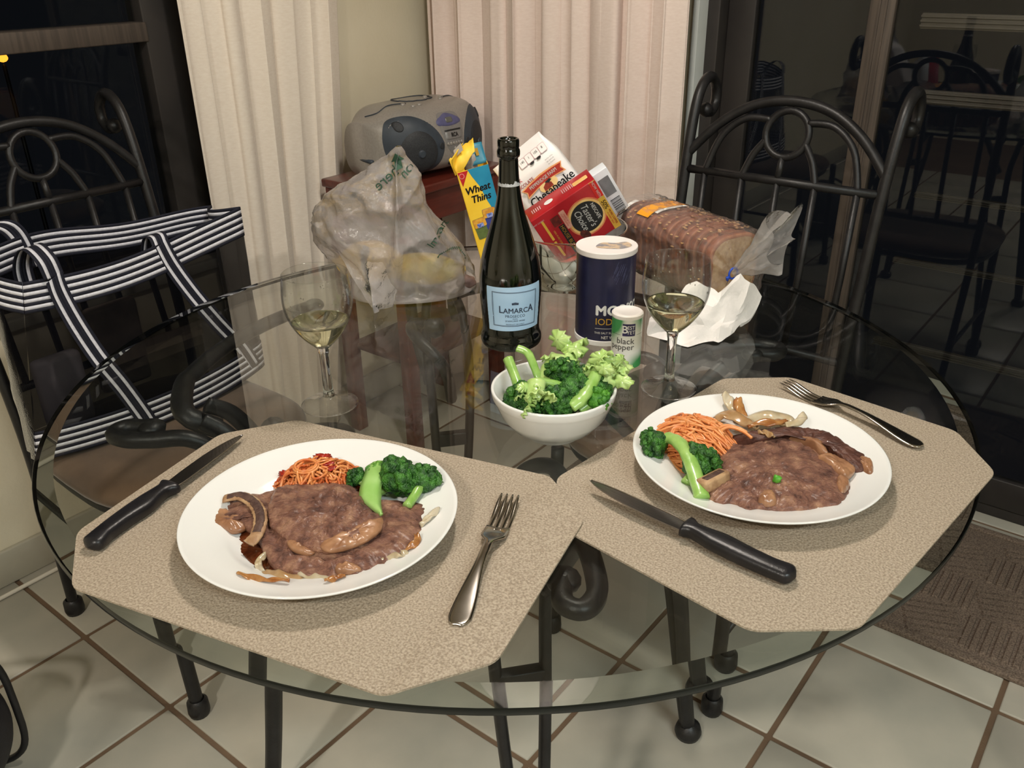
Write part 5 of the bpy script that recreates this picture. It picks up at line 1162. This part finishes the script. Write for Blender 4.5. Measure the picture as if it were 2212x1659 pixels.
mb = MB(); mb.grid(6, 6, lambda s, t: (0.014+0.022*s, CH-0.055+0.070*t, -0.030+0.004*math.sin(5*s)*t)); q = mb.obj('inner_bag', M('grey_liner', c(168, 160, 152), 0.35, n2=c(146, 138, 130), nscale=60), ck); md = q.modifiers.new('t', 'SOLIDIFY'); md.thickness = 0.0006

# cookie bag
WBAG = M('white_bag_paper', c(240, 236, 234), 0.42, n2=c(230, 226, 224), nscale=14, bump=0.35, bscale=26, bdet=4)
ba = R(38.2); xd = Vector((math.cos(ba), 0.03, math.sin(ba))); yd = Vector((-math.sin(ba), 0.10, math.cos(ba)))
BWd, BHt = 0.106, 0.156
cko = Vector((-0.027, 1.425, 0.932)) - yd.normalized()*BHt
ckb = thing('cookie_bag', 'tilted white paper cookie bag with a red banner behind the bottle', 'bag'); ckb.matrix_world = onframe(cko, xd, yd)
mb = MB()
def bagp2(s, t):
    a = 2*PI*s; e = 0.35; ca, sa = math.cos(a), math.sin(a)
    th = 0.026*(1-sm(0.72, 1.0, t)*0.93)
    wx = BWd/2*(1-0.10*sm(0.62, 0.66, t)*(0)+0.0)
    return (BWd/2+wx*math.copysign(abs(ca)**e, ca)*(1-0.16*sm(0.70, 1.0, t)*(1 if ca > 0 else 0)), BHt*t, -0.026+th*math.copysign(abs(sa)**e, sa)+0.0012*nz(s*30, t*9, 3))
mb.grid(48, 28, bagp2, closed_u=True); mb.add([bagp2(k/48, 0) for k in range(48)], [tuple(range(48))], 0, False); mb.add([bagp2(k/48, 1) for k in range(48)], [tuple(range(48))[::-1]], 0, False)
mb.obj('bag', WBAG, ckb)
def bz(x, y):   # front skin of the bag
    t = max(0, min(1, y/BHt)); return -0.026+0.026*(1-sm(0.72, 1.0, t)*0.93)+0.0022
def bprint(name, g, x, y, m, ang=0, extra=0.0):
    mb = MB(); ca, sa = math.cos(ang), math.sin(ang); vs = []
    for a, b_ in g[0]:
        X, Y = x+a*ca-b_*sa, y+a*sa+b_*ca; vs.append((X, Y, bz(X, Y)+extra))
    mb.add(vs, g[1], 0, False); return mb.obj(name, m, ckb)
def P2g(poly): return (poly, [tuple(range(len(poly)))])
bn = [(-0.036, -0.006), (-0.018, -0.0035), (0, -0.0025), (0.018, -0.0035), (0.036, -0.006), (0.033, 0.0005), (0.038, 0.0065), (0.018, 0.0090), (0, 0.0100), (-0.018, 0.0090), (-0.038, 0.0065), (-0.033, 0.0005)]
BNX, BNY = 0.058, BHt-0.064
bprint('banner_border', P2g([(x*1.07, (y-0.002)*1.35+0.002) for x, y in bn]), BNX, BNY, M('cream_orange_print', c(240, 176, 120), 0.5, n2=c(230, 160, 104), nscale=60), extra=0.0002)
bprint('banner', P2g(bn), BNX, BNY, M('brick_red_print', c(188, 58, 40), 0.5, n2=c(172, 48, 34), nscale=60), extra=0.0005)
bprint('lettering', glyphs('PEPPERIDGE FARM', 0.0082, 0.010, sx=0.80), BNX, BNY+0.0030, WHITE_PRINT, extra=0.0008)
bprint('cream_patch', P2g([(p[0], p[1]) for p in disc(0.017, 24, 0, 0, 0.62)]), BNX+0.002, BNY-0.0095, M('cream_print', c(246, 214, 150), 0.5, n2=c(238, 200, 130), nscale=60), extra=0.0003)
BRN = M('mill_red_print', c(160, 60, 38), 0.5, n2=c(130, 44, 30), nscale=140)
bprint('barn_print', P2g([(-0.011, -0.006), (0.006, -0.006), (0.006, 0.001), (-0.001, 0.006), (-0.010, 0.001)]), BNX+0.002, BNY-0.0095, BRN, extra=0.0006)
bprint('roof_print', P2g([(0.002, 0.002), (0.009, 0.0045), (0.006, 0.0075), (-0.004, 0.0065)]), BNX+0.002, BNY-0.0095, BLACK_PRINT, extra=0.0008)
bprint('lettering', glyphs('Chesapeake', 0.0205, 0.008, sx=0.86), 0.060, BNY-0.0192, BLACK_PRINT, extra=0.0004)
bprint('lettering', glyphs('DARK', 0.0085, 0.01), 0.018, BNY+0.023, RED_PRINT, extra=0.0004)
bprint('lettering', glyphs('CHOCOLATE', 0.0075, 0.01, sx=0.9), 0.026, BNY+0.0135, RED_PRINT, extra=0.0004)
bprint('lettering', glyphs('CHUNK', 0.0040, 0.0, spacing=1.3), 0.036, BNY+0.0068, INK, extra=0.0004)
bprint('green_patch', P2g(rect(0.020, 0.010)), 0.018, BNY+0.033, M('green_print', c(40, 150, 84), 0.5, n2=c(34, 136, 74), nscale=60), extra=0.0003)
PINKL = M('thin_pink_print', c(214, 186, 188), 0.5, n2=c(190, 152, 156), nscale=60)
for k, tx in enumerate(('140', '1', '105', '8')):
    x, y = 0.046+0.0135*k, BHt-0.022
    for ro, m__ in ((0.0066, PINKL), (0.0060, WBAG)): bprint('fact_box', P2g(rect(2*ro, 2.1*ro, 0.002, 3)), x, y, m__, extra=0.0002 if m__ is PINKL else 0.0004)
    bprint('lettering', glyphs(tx, 0.0052, 0.006), x, y+0.001, INK, extra=0.0007)
    if k in (1, 2): bprint('fact_mark', P2g(disc(0.0042, 16, 0, 0, 0.45)), x, y-0.0085, BLACK_PRINT, extra=0.0006)
for k in range(3): bprint('lettering', glyphs('WITH OTHER NATURAL FLAVOR'[k*8:k*8+8], 0.0026, 0, spacing=1.2), 0.086, BHt-0.040-0.0042*k, INK, extra=0.0004)

# instant coffee box (lying turned, print runs down to the right)
CRED = M('coffee_red', c(180, 28, 38), 0.34, n2=c(160, 22, 32), nscale=16, coat=0.2)
fa = R(31)
d2 = Vector((math.cos(fa), 0.10, math.sin(fa))); d1 = Vector((math.sin(fa), 0.24, -math.cos(fa)))
KX, KY, KD = 0.094, 0.1175, 0.044     # print width (d1), print height (d2), depth
cof_o = Vector((0.0325, 1.322, 0.8760))
cof = thing('coffee_box', 'glossy red instant coffee box tilted in the glass bowl', 'box')
mcf = onframe(cof_o, d1, d2); cof.matrix_world = mcf
MB().box(KX/2, KY/2, -KD/2, KX, KY, KD, None, 0.0012).obj('box', CRED, cof)
GLOW = M('gold_halo_print', c(226, 178, 104), 0.4, n2=c(238, 200, 132), nscale=50)
shape(cof, 'halo_print', disc(0.0325, 40, 0.047, 0.078), M('warm_red_print', c(214, 110, 74), 0.4, n2=c(226, 140, 90), nscale=60), 0.0002)
shape(cof, 'halo_print', disc(0.0300, 40, 0.047, 0.078), GLOW, 0.0004)
shape(cof, 'black_disc', disc(0.0262, 40, 0.047, 0.078), BLACK_PRINT, 0.0007)
letter(cof, 'NESCAFE', 0.0082, 0.046, 0.0945, WHITE_PRINT, lift=0.0010, bold=0.012, sx=0.9)
letter(cof, "Taster's", 0.0155, 0.046, 0.0815, WHITE_PRINT, lift=0.0010, bold=0.006, shear=0.25, sx=0.85)
letter(cof, 'Choice', 0.0155, 0.047, 0.0675, WHITE_PRINT, lift=0.0010, bold=0.006, shear=0.25, sx=0.85)
shape(cof, 'coffee_bean_print', [(0.072+0.010*math.cos(a)*math.cos(0.5)-0.0065*math.sin(a)*math.sin(0.5), 0.062+0.010*math.cos(a)*math.sin(0.5)+0.0065*math.sin(a)*math.cos(0.5)) for a in [2*PI*k/24 for k in range(24)]], M('bean_print', c(92, 40, 30), 0.4, n2=c(62, 26, 20), nscale=160), 0.0012)
shape(cof, 'yellow_strip', rect(KX, 0.0115, 0, 4, KX/2, KY-0.006), GOLD_PRINT, 0.0004)
shape(cof, 'red_tab', rect(0.030, 0.0115, 0.001, 3, 0.016, KY-0.006), M('bright_red_print', c(214, 42, 34), 0.4, n2=c(200, 36, 30), nscale=40), 0.0007)
letter(cof, 'NOW WITH', 0.0062, 0.016, KY-0.006, WHITE_PRINT, lift=0.0010, bold=0.008, sx=0.9)
letter(cof, '50%', 0.0100, 0.046, KY-0.006, BLACK_PRINT, lift=0.0010, bold=0.004)
letter(cof, 'MORE COFFEE', 0.0045, 0.072, KY-0.0042, RED_PRINT, lift=0.0010, bold=0.008)
letter(cof, 'IN EVERY BOX', 0.0036, 0.072, KY-0.0088, RED_PRINT, lift=0.0010)
shape(cof, 'house_band', rect(0.058, 0.0100, 0, 4, 0.063, 0.0370), BLACK_PRINT, 0.0005)
letter(cof, 'HOUSE BLEND', 0.0082, 0.062, 0.0370, GOLD_PRINT, lift=0.0009, bold=0.004)
shape(cof, 'cream_tab', rect(0.034, 0.0095, 0.001, 3, 0.030, 0.0480), M('pink_cream_print', c(226, 170, 150), 0.5, n2=c(214, 152, 132), nscale=60), 0.0006)
letter(cof, 'MAKES UP TO', 0.0032, 0.030, 0.0495, RED_PRINT, lift=0.0009); letter(cof, 'CUPS OF COFFEE', 0.0032, 0.030, 0.0460, RED_PRINT, lift=0.0009)
shape(cof, 'bean_panel', rect(0.017, 0.0145, 0, 4, 0.0235, 0.0340), M('brown_print', c(120, 44, 38), 0.4, n2=c(88, 30, 26), nscale=150), 0.0005)
shape(cof, 'gold_bar', rect(0.040, 0.0040, 0.001, 3, 0.030, 0.0150), GOLD_PRINT, 0.0005); shape(cof, 'gold_bar', rect(0.034, 0.0040, 0.001, 3, 0.070, 0.0150), GOLD_PRINT, 0.0005)
letter(cof, '100% PURE COFFEE', 0.0040, 0.052, 0.0230, GOLD_PRINT, lift=0.0009)
for k in range(4): letter(cof, ('INSTANT COFFEE', 'SINGLE SERVE', 'PACKETS', 'NET WT')[k], 0.0034, 0.010+0.0, 0.006, PINKL, ang=R(90), lift=0.0006) if k == 0 else letter(cof, ('', '16 PACKETS', 'SINGLE', 'SERVE')[k], 0.0030, 0.080+0.004*k, 0.008, PINKL, ang=R(0), lift=0.0006) if k == 1 else None
# print on the upper long side
tp = thing('side_print', None, None); tp.parent = cof
mt = onframe((0.0, KY*0, 0), (0, 1, 0), (0, 0, -1)); tp.matrix_local = Matrix(((0, 0, -1, -0.0002), (1, 0, 0, 0), (0, -1, 0, 0), (0, 0, 0, 1)))
shape(tp, 'oval_print', disc(0.008, 24, 0.040, 0.022, 0.75), WHITE_PRINT, 0.0005)
shape(tp, 'gold_print', rect(0.026, 0.012, 0.002, 3, 0.098, 0.022), GLOW, 0.0005)
for k in range(6): shape(tp, 'line_print', rect(0.0012, 0.014, 0, 4, 0.066+0.0035*k, 0.024), PINKL, 0.0005)
for k in range(5): shape(tp, 'line_print', rect(0.0014, 0.012, 0, 4, 0.010+0.0035*k, 0.022), PINKL, 0.0005)

# white carton behind the coffee box
ct_o = cof_o+d2.normalized()*0.042+d1.normalized()*0.008+Vector((0.0, 0.050, 0.002))
WC = M('white_card', c(226, 230, 236), 0.4, n2=c(218, 222, 228), nscale=20)
car = carton('carton', 'white carton with a barcode behind the red coffee box', 'box', ct_o, d1, d2, 0.082, 0.098, 0.022, WC)
shape(car, 'grey_panel', rect(0.034, 0.019, 0, 4, 0.030, 0.084), M('grey_print', c(128, 132, 136), 0.5, n2=c(118, 122, 126), nscale=60), 0.0004)
rnd = random.Random(6); x = 0.056; mb = MB()
while x < 0.088:
    w_ = rnd.choice((0.0005, 0.0009, 0.0014)); patch(mb, rect(w_, 0.017, 0, 4, x, 0.085), 0.0004); x += w_+rnd.choice((0.0007, 0.0011))
mb.obj('barcode', BLACK_PRINT, car)
letter(car, 'Best By', 0.003, 0.030, 0.072, INK)
tag(MB().box(0, 0, 0, 0.058, 0.046, 0.014, Matrix.Translation((0.084, 1.350, ZT+0.036)) @ Matrix.Rotation(R(-22), 4, 'Y') @ Matrix.Rotation(R(10), 4, 'X'), 0.004).obj('snack_packet', M('orange_red_foil', c(206, 66, 44), 0.35, n2=c(188, 50, 36), nscale=60, bump=0.3, bscale=80), None), 'orange red snack packet lying low in the glass bowl', 'packet')

# ------------------------------------------------------------ plastic produce bag
PBAG = film('milky_produce_bag', c(246, 240, 242), 0.60, rough=0.12, bump=0.7, bscale=60, gloss=0.28, trl=0.5)
pb = thing('produce_bag', 'crumpled clear plastic produce bag standing left of the cracker box', 'bag', (-0.185, 1.375, ZT+0.0005))
def lerp_tab(tab, t):
    for (a, va), (b_, vb) in zip(tab[:-1], tab[1:]):
        if t <= b_: return va+(vb-va)*(t-a)/(b_-a)
    return tab[-1][1]
TL = [(0, 0.085), (0.05, 0.105), (0.25, 0.128), (0.45, 0.140), (0.6, 0.128), (0.72, 0.105), (0.82, 0.070), (0.92, 0.025), (1, 0.004)]
TRt = [(0, 0.128), (0.06, 0.135), (0.2, 0.118), (0.38, 0.094), (0.55, 0.072), (0.70, 0.058), (0.82, 0.046), (0.92, 0.022), (1, 0.004)]
TY = [(0, 0.095), (0.1, 0.100), (0.4, 0.085), (0.65, 0.060), (0.85, 0.034), (1, 0.006)]
TX = [(0, 0.0), (0.5, 0.005), (0.8, 0.012), (1, 0.024)]
def pbp(s, t):
    a = 2*PI*s; ca, sa = math.cos(a), math.sin(a); e = 0.85
    x = math.copysign(abs(ca)**e, ca)*(lerp_tab(TRt, t) if ca > 0 else lerp_tab(TL, t)); y = math.copysign(abs(sa)**e, sa)*lerp_tab(TY, t)
    q = Vector((x*9, y*9, t*2.6)); f = abs(noise.noise(q*1.1+Vector((3, 1, 2))))*0.026+abs(noise.noise(Vector((q.x*2.4+q.z*1.3, q.y*2, q.z*0.9))))*0.016+abs(noise.noise(Vector((q.x*5+q.z*3, q.y*3, q.z*2.4))))*0.007
    k = sm(0, 0.06, t)*sm(1.02, 0.9, t)
    fold = 0.022*math.exp(-((ca*0.9-0.10-0.25*(t-0.4))/0.07)**2)*(1 if sa < 0 else 0)*sm(0.05, 0.3, t)*sm(1.0, 0.85, t)
    d = 1-(f*k)/max(0.02, math.hypot(x, y))
    return (lerp_tab(TX, t)+x*d, -0.075*t+y*d-fold, 0.002+0.240*t+0.006*noise.noise(q*2)*k-0.05*sm(0.35, 1, abs(ca))*sm(0.5, 0.8, t)*0)
mb = MB().grid(150, 90, pbp, closed_u=True); mb.obj('bag', PBAG, pb)
# loose hanging corner in front
mb = MB(); mb.grid(30, 24, lambda s, t: (-0.030+(s-0.5)*0.10*(1-0.72*t**1.5)+0.012*t+0.008*math.sin(9*s)*t, -0.085-0.030*t+0.012*math.sin(7*s+2*t)+0.006*nz(s*5, t*5, 2), 0.095-0.0945*t+0.010*math.sin(4*s)*t*(1-t))); mb.obj('loose_fold', PBAG, pb)
PRINTG = M('green_bag_ink', c(52, 84, 66), 0.6, n2=c(44, 74, 58), nscale=80)
def onbag(g, x, z, ang, m, name='lettering', flip=1):
    # project a flat print on the front of the bag
    tri = []; mb = MB(); ca, sa = math.cos(ang), math.sin(ang); vs = []
    for a, b_ in g[0]:
        a *= flip; X, Z = x+a*ca-b_*sa, z+a*sa+b_*ca; t = max(0.02, min(0.97, Z/0.240)); best = None
        for k in range(60, 120):
            p = pbp(0.5+0.5*(k-60)/60*1.0, t)
            if best is None or abs(p[0]-X) < best[0]: best = (abs(p[0]-X), p)
        vs.append((X, best[1][1]-0.004, Z))
    mb.add(vs, g[1], 0, False); return mb.obj(name, m, pb)
onbag(glyphs('here', 0.022, 0.004), 0.004, 0.198, R(38), PRINTG, flip=-1)
onbag(glyphs('on', 0.020, 0.004), 0.034, 0.208, R(45), PRINTG, flip=-1)
onbag(P2g([(-0.005, -0.010), (0.005, -0.010), (0.005, 0.001), (0.010, 0.001), (0, 0.013), (-0.010, 0.001), (-0.005, 0.001)]), 0.022, 0.221, R(12), PRINTG, 'arrow_print')
onbag(glyphs('lmart', 0.017, 0.004), 0.075, 0.108, R(50), PRINTG)
for k in range(22):
    a = PI*0.95*k/21; onbag(P2g(disc(0.0011, 6)), 0.094+0.020*math.cos(a), 0.066+0.014*math.sin(a)-0.4*0.020*math.cos(a), 0, PRINTG, 'dot_print')
SQ = M('yellow_squash_skin', c(226, 190, 66), 0.45, n2=c(206, 190, 90), nscale=30, nlo=0.4, nhi=0.6)
CORN = M('pale_yellow_corn', c(236, 200, 110), 0.5, n2=c(222, 178, 84), nscale=160, bump=0.6, bscale=160, btype='voronoi')
tag(MB().ico((0, 0, 0), 1, 3, 0.12, 1.4, (0.055, 0.036, 0.034), seed=2).obj('corn_pile', CORN, None, (-0.232, 1.385, ZT+0.038)), 'pale yellow produce at the left inside the plastic bag', 'vegetable')
tag(MB().ico((0, 0, 0), 1, 3, 0.10, 1.2, (0.068, 0.028, 0.026), seed=4, rot=Matrix.Rotation(R(-12), 3, 'Z')).obj('squash', SQ, None, (-0.142, 1.368, ZT+0.030)), 'yellow green squash at the right inside the plastic bag', 'vegetable')
tag(MB().ico((0, 0, 0), 1, 3, 0.25, 1.6, (0.016, 0.013, 0.011), seed=7).obj('mushroom', M('brown_mushroom', c(120, 96, 88), 0.6, n2=c(92, 72, 68), nscale=60), None, (-0.072, 1.345, ZT+0.014)), 'dark brown lump at the right tip of the plastic bag', 'vegetable')

# ------------------------------------------------------------ bread loaf in its bag
CREDGE = M('crust_edge', c(172, 112, 76), 0.6, n2=c(146, 88, 58), nscale=80, bump=0.3, bscale=200)
CRUST = M('bread_crust', c(152, 86, 54), 0.5, n2=c(112, 58, 36), nscale=40, ndetail=5, nlo=0.35, nhi=0.65, bump=0.3, bscale=120)
CRUMB = M('bread_crumb', c(206, 172, 128), 0.8, n2=c(186, 148, 104), nscale=120, bump=0.5, bscale=260)
FLAKE = M('oat_flake', c(222, 178, 124), 0.6, n2=c(202, 154, 100), nscale=90)
LX, LY, LA, LLEN, NSL = 0.283, 1.370, R(-60), 0.240, 15
loaf = thing('bread_loaf', 'sliced brown bread loaf with oat flakes on its crust', 'bread', (LX, LY, ZT+0.002), LA)
def lsec(a):
    ca, sa = math.cos(a), math.sin(a); e = 0.55
    y = 0.054*math.copysign(abs(ca)**e, ca); z = 0.052+0.052*math.copysign(abs(sa)**e, sa)
    if z > 0.07: y *= 1+0.10*math.sin(PI*(z-0.07)/0.034*0.8)
    if sa > 0: z += 0.010*sa*sa
    return y, z
for k in range(NSL):
    x0_ = -LLEN/2+LLEN*k/NSL; x1_ = x0_+LLEN/NSL*0.90; sc2 = 1-0.10*sm(3, 0, k)-0.09*sm(NSL-4, NSL-1, k)+0.012*math.sin(k*1.7); mb = MB(); n = 40; vs = []; jz = 0.0015*math.sin(k*2.3)
    for (x, s_) in ((x0_, 0.90), (x0_, 0.965), (x0_+0.0022, 1.0), (x1_-0.0022, 1.0), (x1_, 0.965), (x1_, 0.90)):
        for q in range(n): y, z = lsec(2*PI*q/n); vs.append((x, y*s_*sc2, 0.055+(z-0.055)*s_*sc2+jz+(0.0 if s_ < 1 else 0.0008*nz(x*40, y*90, z*90))))
    fs = [(i*n+q, i*n+(q+1) % n, (i+1)*n+(q+1) % n, (i+1)*n+q) for i in range(5) for q in range(n)]
    mb.add(vs, fs, 0); mb.mi = [2 if (i // n) in (0, 1, 3, 4) else 0 for i in range(len(fs))]; mb.add(vs[:n], [tuple(range(n))], 1, False); mb.add(vs[-n:], [tuple(range(n))[::-1]], 1, False)
    mb.obj('slice', [CRUST, CRUMB, CREDGE], loaf)
rnd = random.Random(8); mb = MB()
for k in range(150):
    x = rnd.uniform(-LLEN/2+0.02, LLEN/2-0.01); a = rnd.gauss(PI/2, 0.55); y, z = lsec(a)
    mb.ico((x, y*1.01, 0.055+(z-0.055)*1.012), 0.0034, 1, 0.3, 2, (rnd.uniform(0.7, 1.4), rnd.uniform(0.5, 1.0), 0.4), seed=k)
tag(mb.obj('oat_flakes', FLAKE, loaf), kind='stuff')
BFILM = film('bread_bag_film', c(226, 220, 216), 0.80, rough=0.10, bump=1.0, bscale=70, gloss=0.2, trl=0.5)
BFILM2 = film('gathered_bag_film', c(222, 218, 216), 0.60, rough=0.12, bump=0.9, bscale=60, gloss=0.16, trl=0.5)
bbg = thing('bread_bag', 'clear plastic bread bag gathered with a blue twist tie', 'bag', (LX, LY, ZT+0.0005), LA)
TIE = Vector((LLEN/2+0.028, -0.031, 0.064))
def bagw(s, t):
    a = 2*PI*s; y, z = lsec(a); x = -LLEN/2-0.004+(LLEN+0.012)*min(t/0.72, 1)
    k = 1.045
    p = Vector((x, y*k, 0.054+(z-0.054)*k+0.002))
    if t > 0.72:
        u_ = (t-0.72)/0.28; p = p*(1-u_)+Vector((TIE.x, TIE.y, TIE.z))*u_; rr = 0.007*u_
        p = p+Vector((0.006*math.sin(PI*u_), rr*math.cos(a), rr*math.sin(a)))
        pl__ = 0.006*math.sin(13*a+2)*math.sin(PI*u_)**0.7; p += Vector((0, pl__*math.cos(a), pl__*math.sin(a)))
    w = 0.0032*nz(s*24, t*14, 2)*(1 if t < 0.75 else 0.4)+0.0015*math.sin(60*t+9*math.sin(6*a))*(t < 0.7)
    return p+Vector((0, w*math.cos(a), max(-0.001, w*math.sin(a))))
mb = MB().grid(96, 60, bagw, closed_u=True); mb.obj('film', BFILM, bbg)
mb = MB()
def flare(s, t):
    a = 2*PI*s; r_ = 0.006+0.030*t**1.1*(1+0.45*math.sin(3*a+1)+0.25*math.sin(7*a)); ax_ = Vector((0.042, 0.050, 0.060))
    b1 = Vector((-0.6, 0.8, 0)).normalized(); b2 = Vector((-0.35, -0.3, 0.9)).normalized()
    return TIE+ax_*t*(1+0.25*math.cos(a-0.6)+0.10*math.sin(5*a))+b1*(r_*math.cos(a)*0.9)+b2*(r_*math.sin(a)*0.9)+Vector((0.004*nz(s*12, t*5, 4), 0, 0.004*nz(s*11, t*4, 8)))
mb.grid(80, 26, flare, closed_u=True); mb.obj('flared_end', BFILM2, bbg)
BLUE = M('blue_tie', c(40, 80, 190), 0.4, n2=c(32, 68, 172), nscale=60)
mb = MB().tube([TIE+Vector((0.0008, 0.0082*math.cos(a), 0.0082*math.sin(a))) for a in [2*PI*k/24 for k in range(24)]], 0.0016, 6, closed=True)
mb.tube(cr([TIE+Vector((0.0, -0.008, -0.004)), TIE+Vector((0.006, -0.016, -0.006)), TIE+Vector((0.009, -0.020, 0.0))], 5), 0.0018, 6); mb.obj('twist_tie', BLUE, bbg)
def onloaf(name, x0_, x1_, a0, a1, m, off=0.0035):
    mb = MB(); mb.grid(14, 14, lambda s, t: (lambda yz: (x0_+(x1_-x0_)*s, yz[0]*(1.045+off*9), 0.055+(yz[1]-0.055)*(1.045+off*9)))(lsec(a0+(a1-a0)*t))); return mb.obj(name, m, bbg)
onloaf('blue_label', -LLEN/2+0.0, -LLEN/2+0.016, R(150), R(232), BLUE)
onloaf('white_strip', -LLEN/2+0.018, -LLEN/2+0.027, R(98), R(170), WHITE_PRINT)
onloaf('blue_label', -LLEN/2+0.014, -LLEN/2+0.018, R(150), R(225), WHITE_PRINT)
onloaf('orange_label', -LLEN/2+0.055, -LLEN/2+0.085, R(68), R(128), M('orange_label', c(240, 166, 44), 0.4, n2=c(228, 150, 36), nscale=40))
onloaf('white_strip', -LLEN/2+0.086, -LLEN/2+0.094, R(76), R(112), WHITE_PRINT)

# ------------------------------------------------------------ crumpled napkin
NAP = M('white_paper_napkin', c(240, 234, 230), 0.85, n2=c(232, 226, 222), nscale=30, bump=0.25, bscale=220)
npk = thing('napkin', 'crumpled white paper napkin on the glass beside the bread', 'napkin', (0.29, 1.165, ZT+0.0005))
V = [(-0.095, -0.022, 0.0), (-0.045, -0.060, 0.0), (0.000, -0.048, 0.0), (0.040, -0.020, 0.004), (0.078, 0.018, 0.040), (0.036, 0.004, 0.086), (0.004, -0.006, 0.060), (-0.028, 0.004, 0.078), (-0.092, 0.002, 0.022), (-0.010, 0.050, 0.0), (0.050, 0.055, 0.0), (-0.060, 0.048, 0.0), (-0.016, -0.028, 0.018), (0.018, -0.016, 0.034), (0.060, 0.002, 0.014), (-0.055, -0.010, 0.058)]
F = [(0, 1, 12), (1, 2, 12), (2, 13, 12), (2, 3, 13), (3, 14, 13), (14, 4, 13), (13, 4, 5), (13, 5, 6), (12, 13, 6), (12, 6, 7), (12, 7, 15), (0, 12, 15), (0, 15, 8), (15, 7, 9), (6, 9, 7), (6, 5, 9), (5, 4, 10), (5, 10, 9), (4, 14, 10), (8, 15, 11), (15, 9, 11), (3, 10, 14)]
bm = bmesh.new(); bv = [bm.verts.new(p) for p in V]
for f in F: bm.faces.new([bv[i] for i in f])
bmesh.ops.subdivide_edges(bm, edges=bm.edges[:], cuts=5, use_grid_fill=True)
bmesh.ops.triangulate(bm, faces=bm.faces[:])
for _ in range(1): bmesh.ops.smooth_vert(bm, verts=bm.verts[:], factor=0.25, use_axis_x=True, use_axis_y=True, use_axis_z=True)
for v in bm.verts:
    p = v.co; q = Vector(p)*28; v.co = p+Vector((0.005*noise.noise(q), 0.009*(abs(noise.noise(q*0.8+Vector((5, 0, 0))))*2-0.5), 0.007*(abs(noise.noise(q*0.9+Vector((0, 7, 0))))*2-0.4))); v.co.z = max(0.0006, v.co.z)
bmesh.ops.recalc_face_normals(bm, faces=bm.faces[:])
me = bpy.data.meshes.new('sheet'); bm.to_mesh(me); bm.free(); me.materials.append(NAP)
for p in me.polygons: p.use_smooth = True
me.set_sharp_from_angle(angle=R(16))
ob('sheet', me, npk)
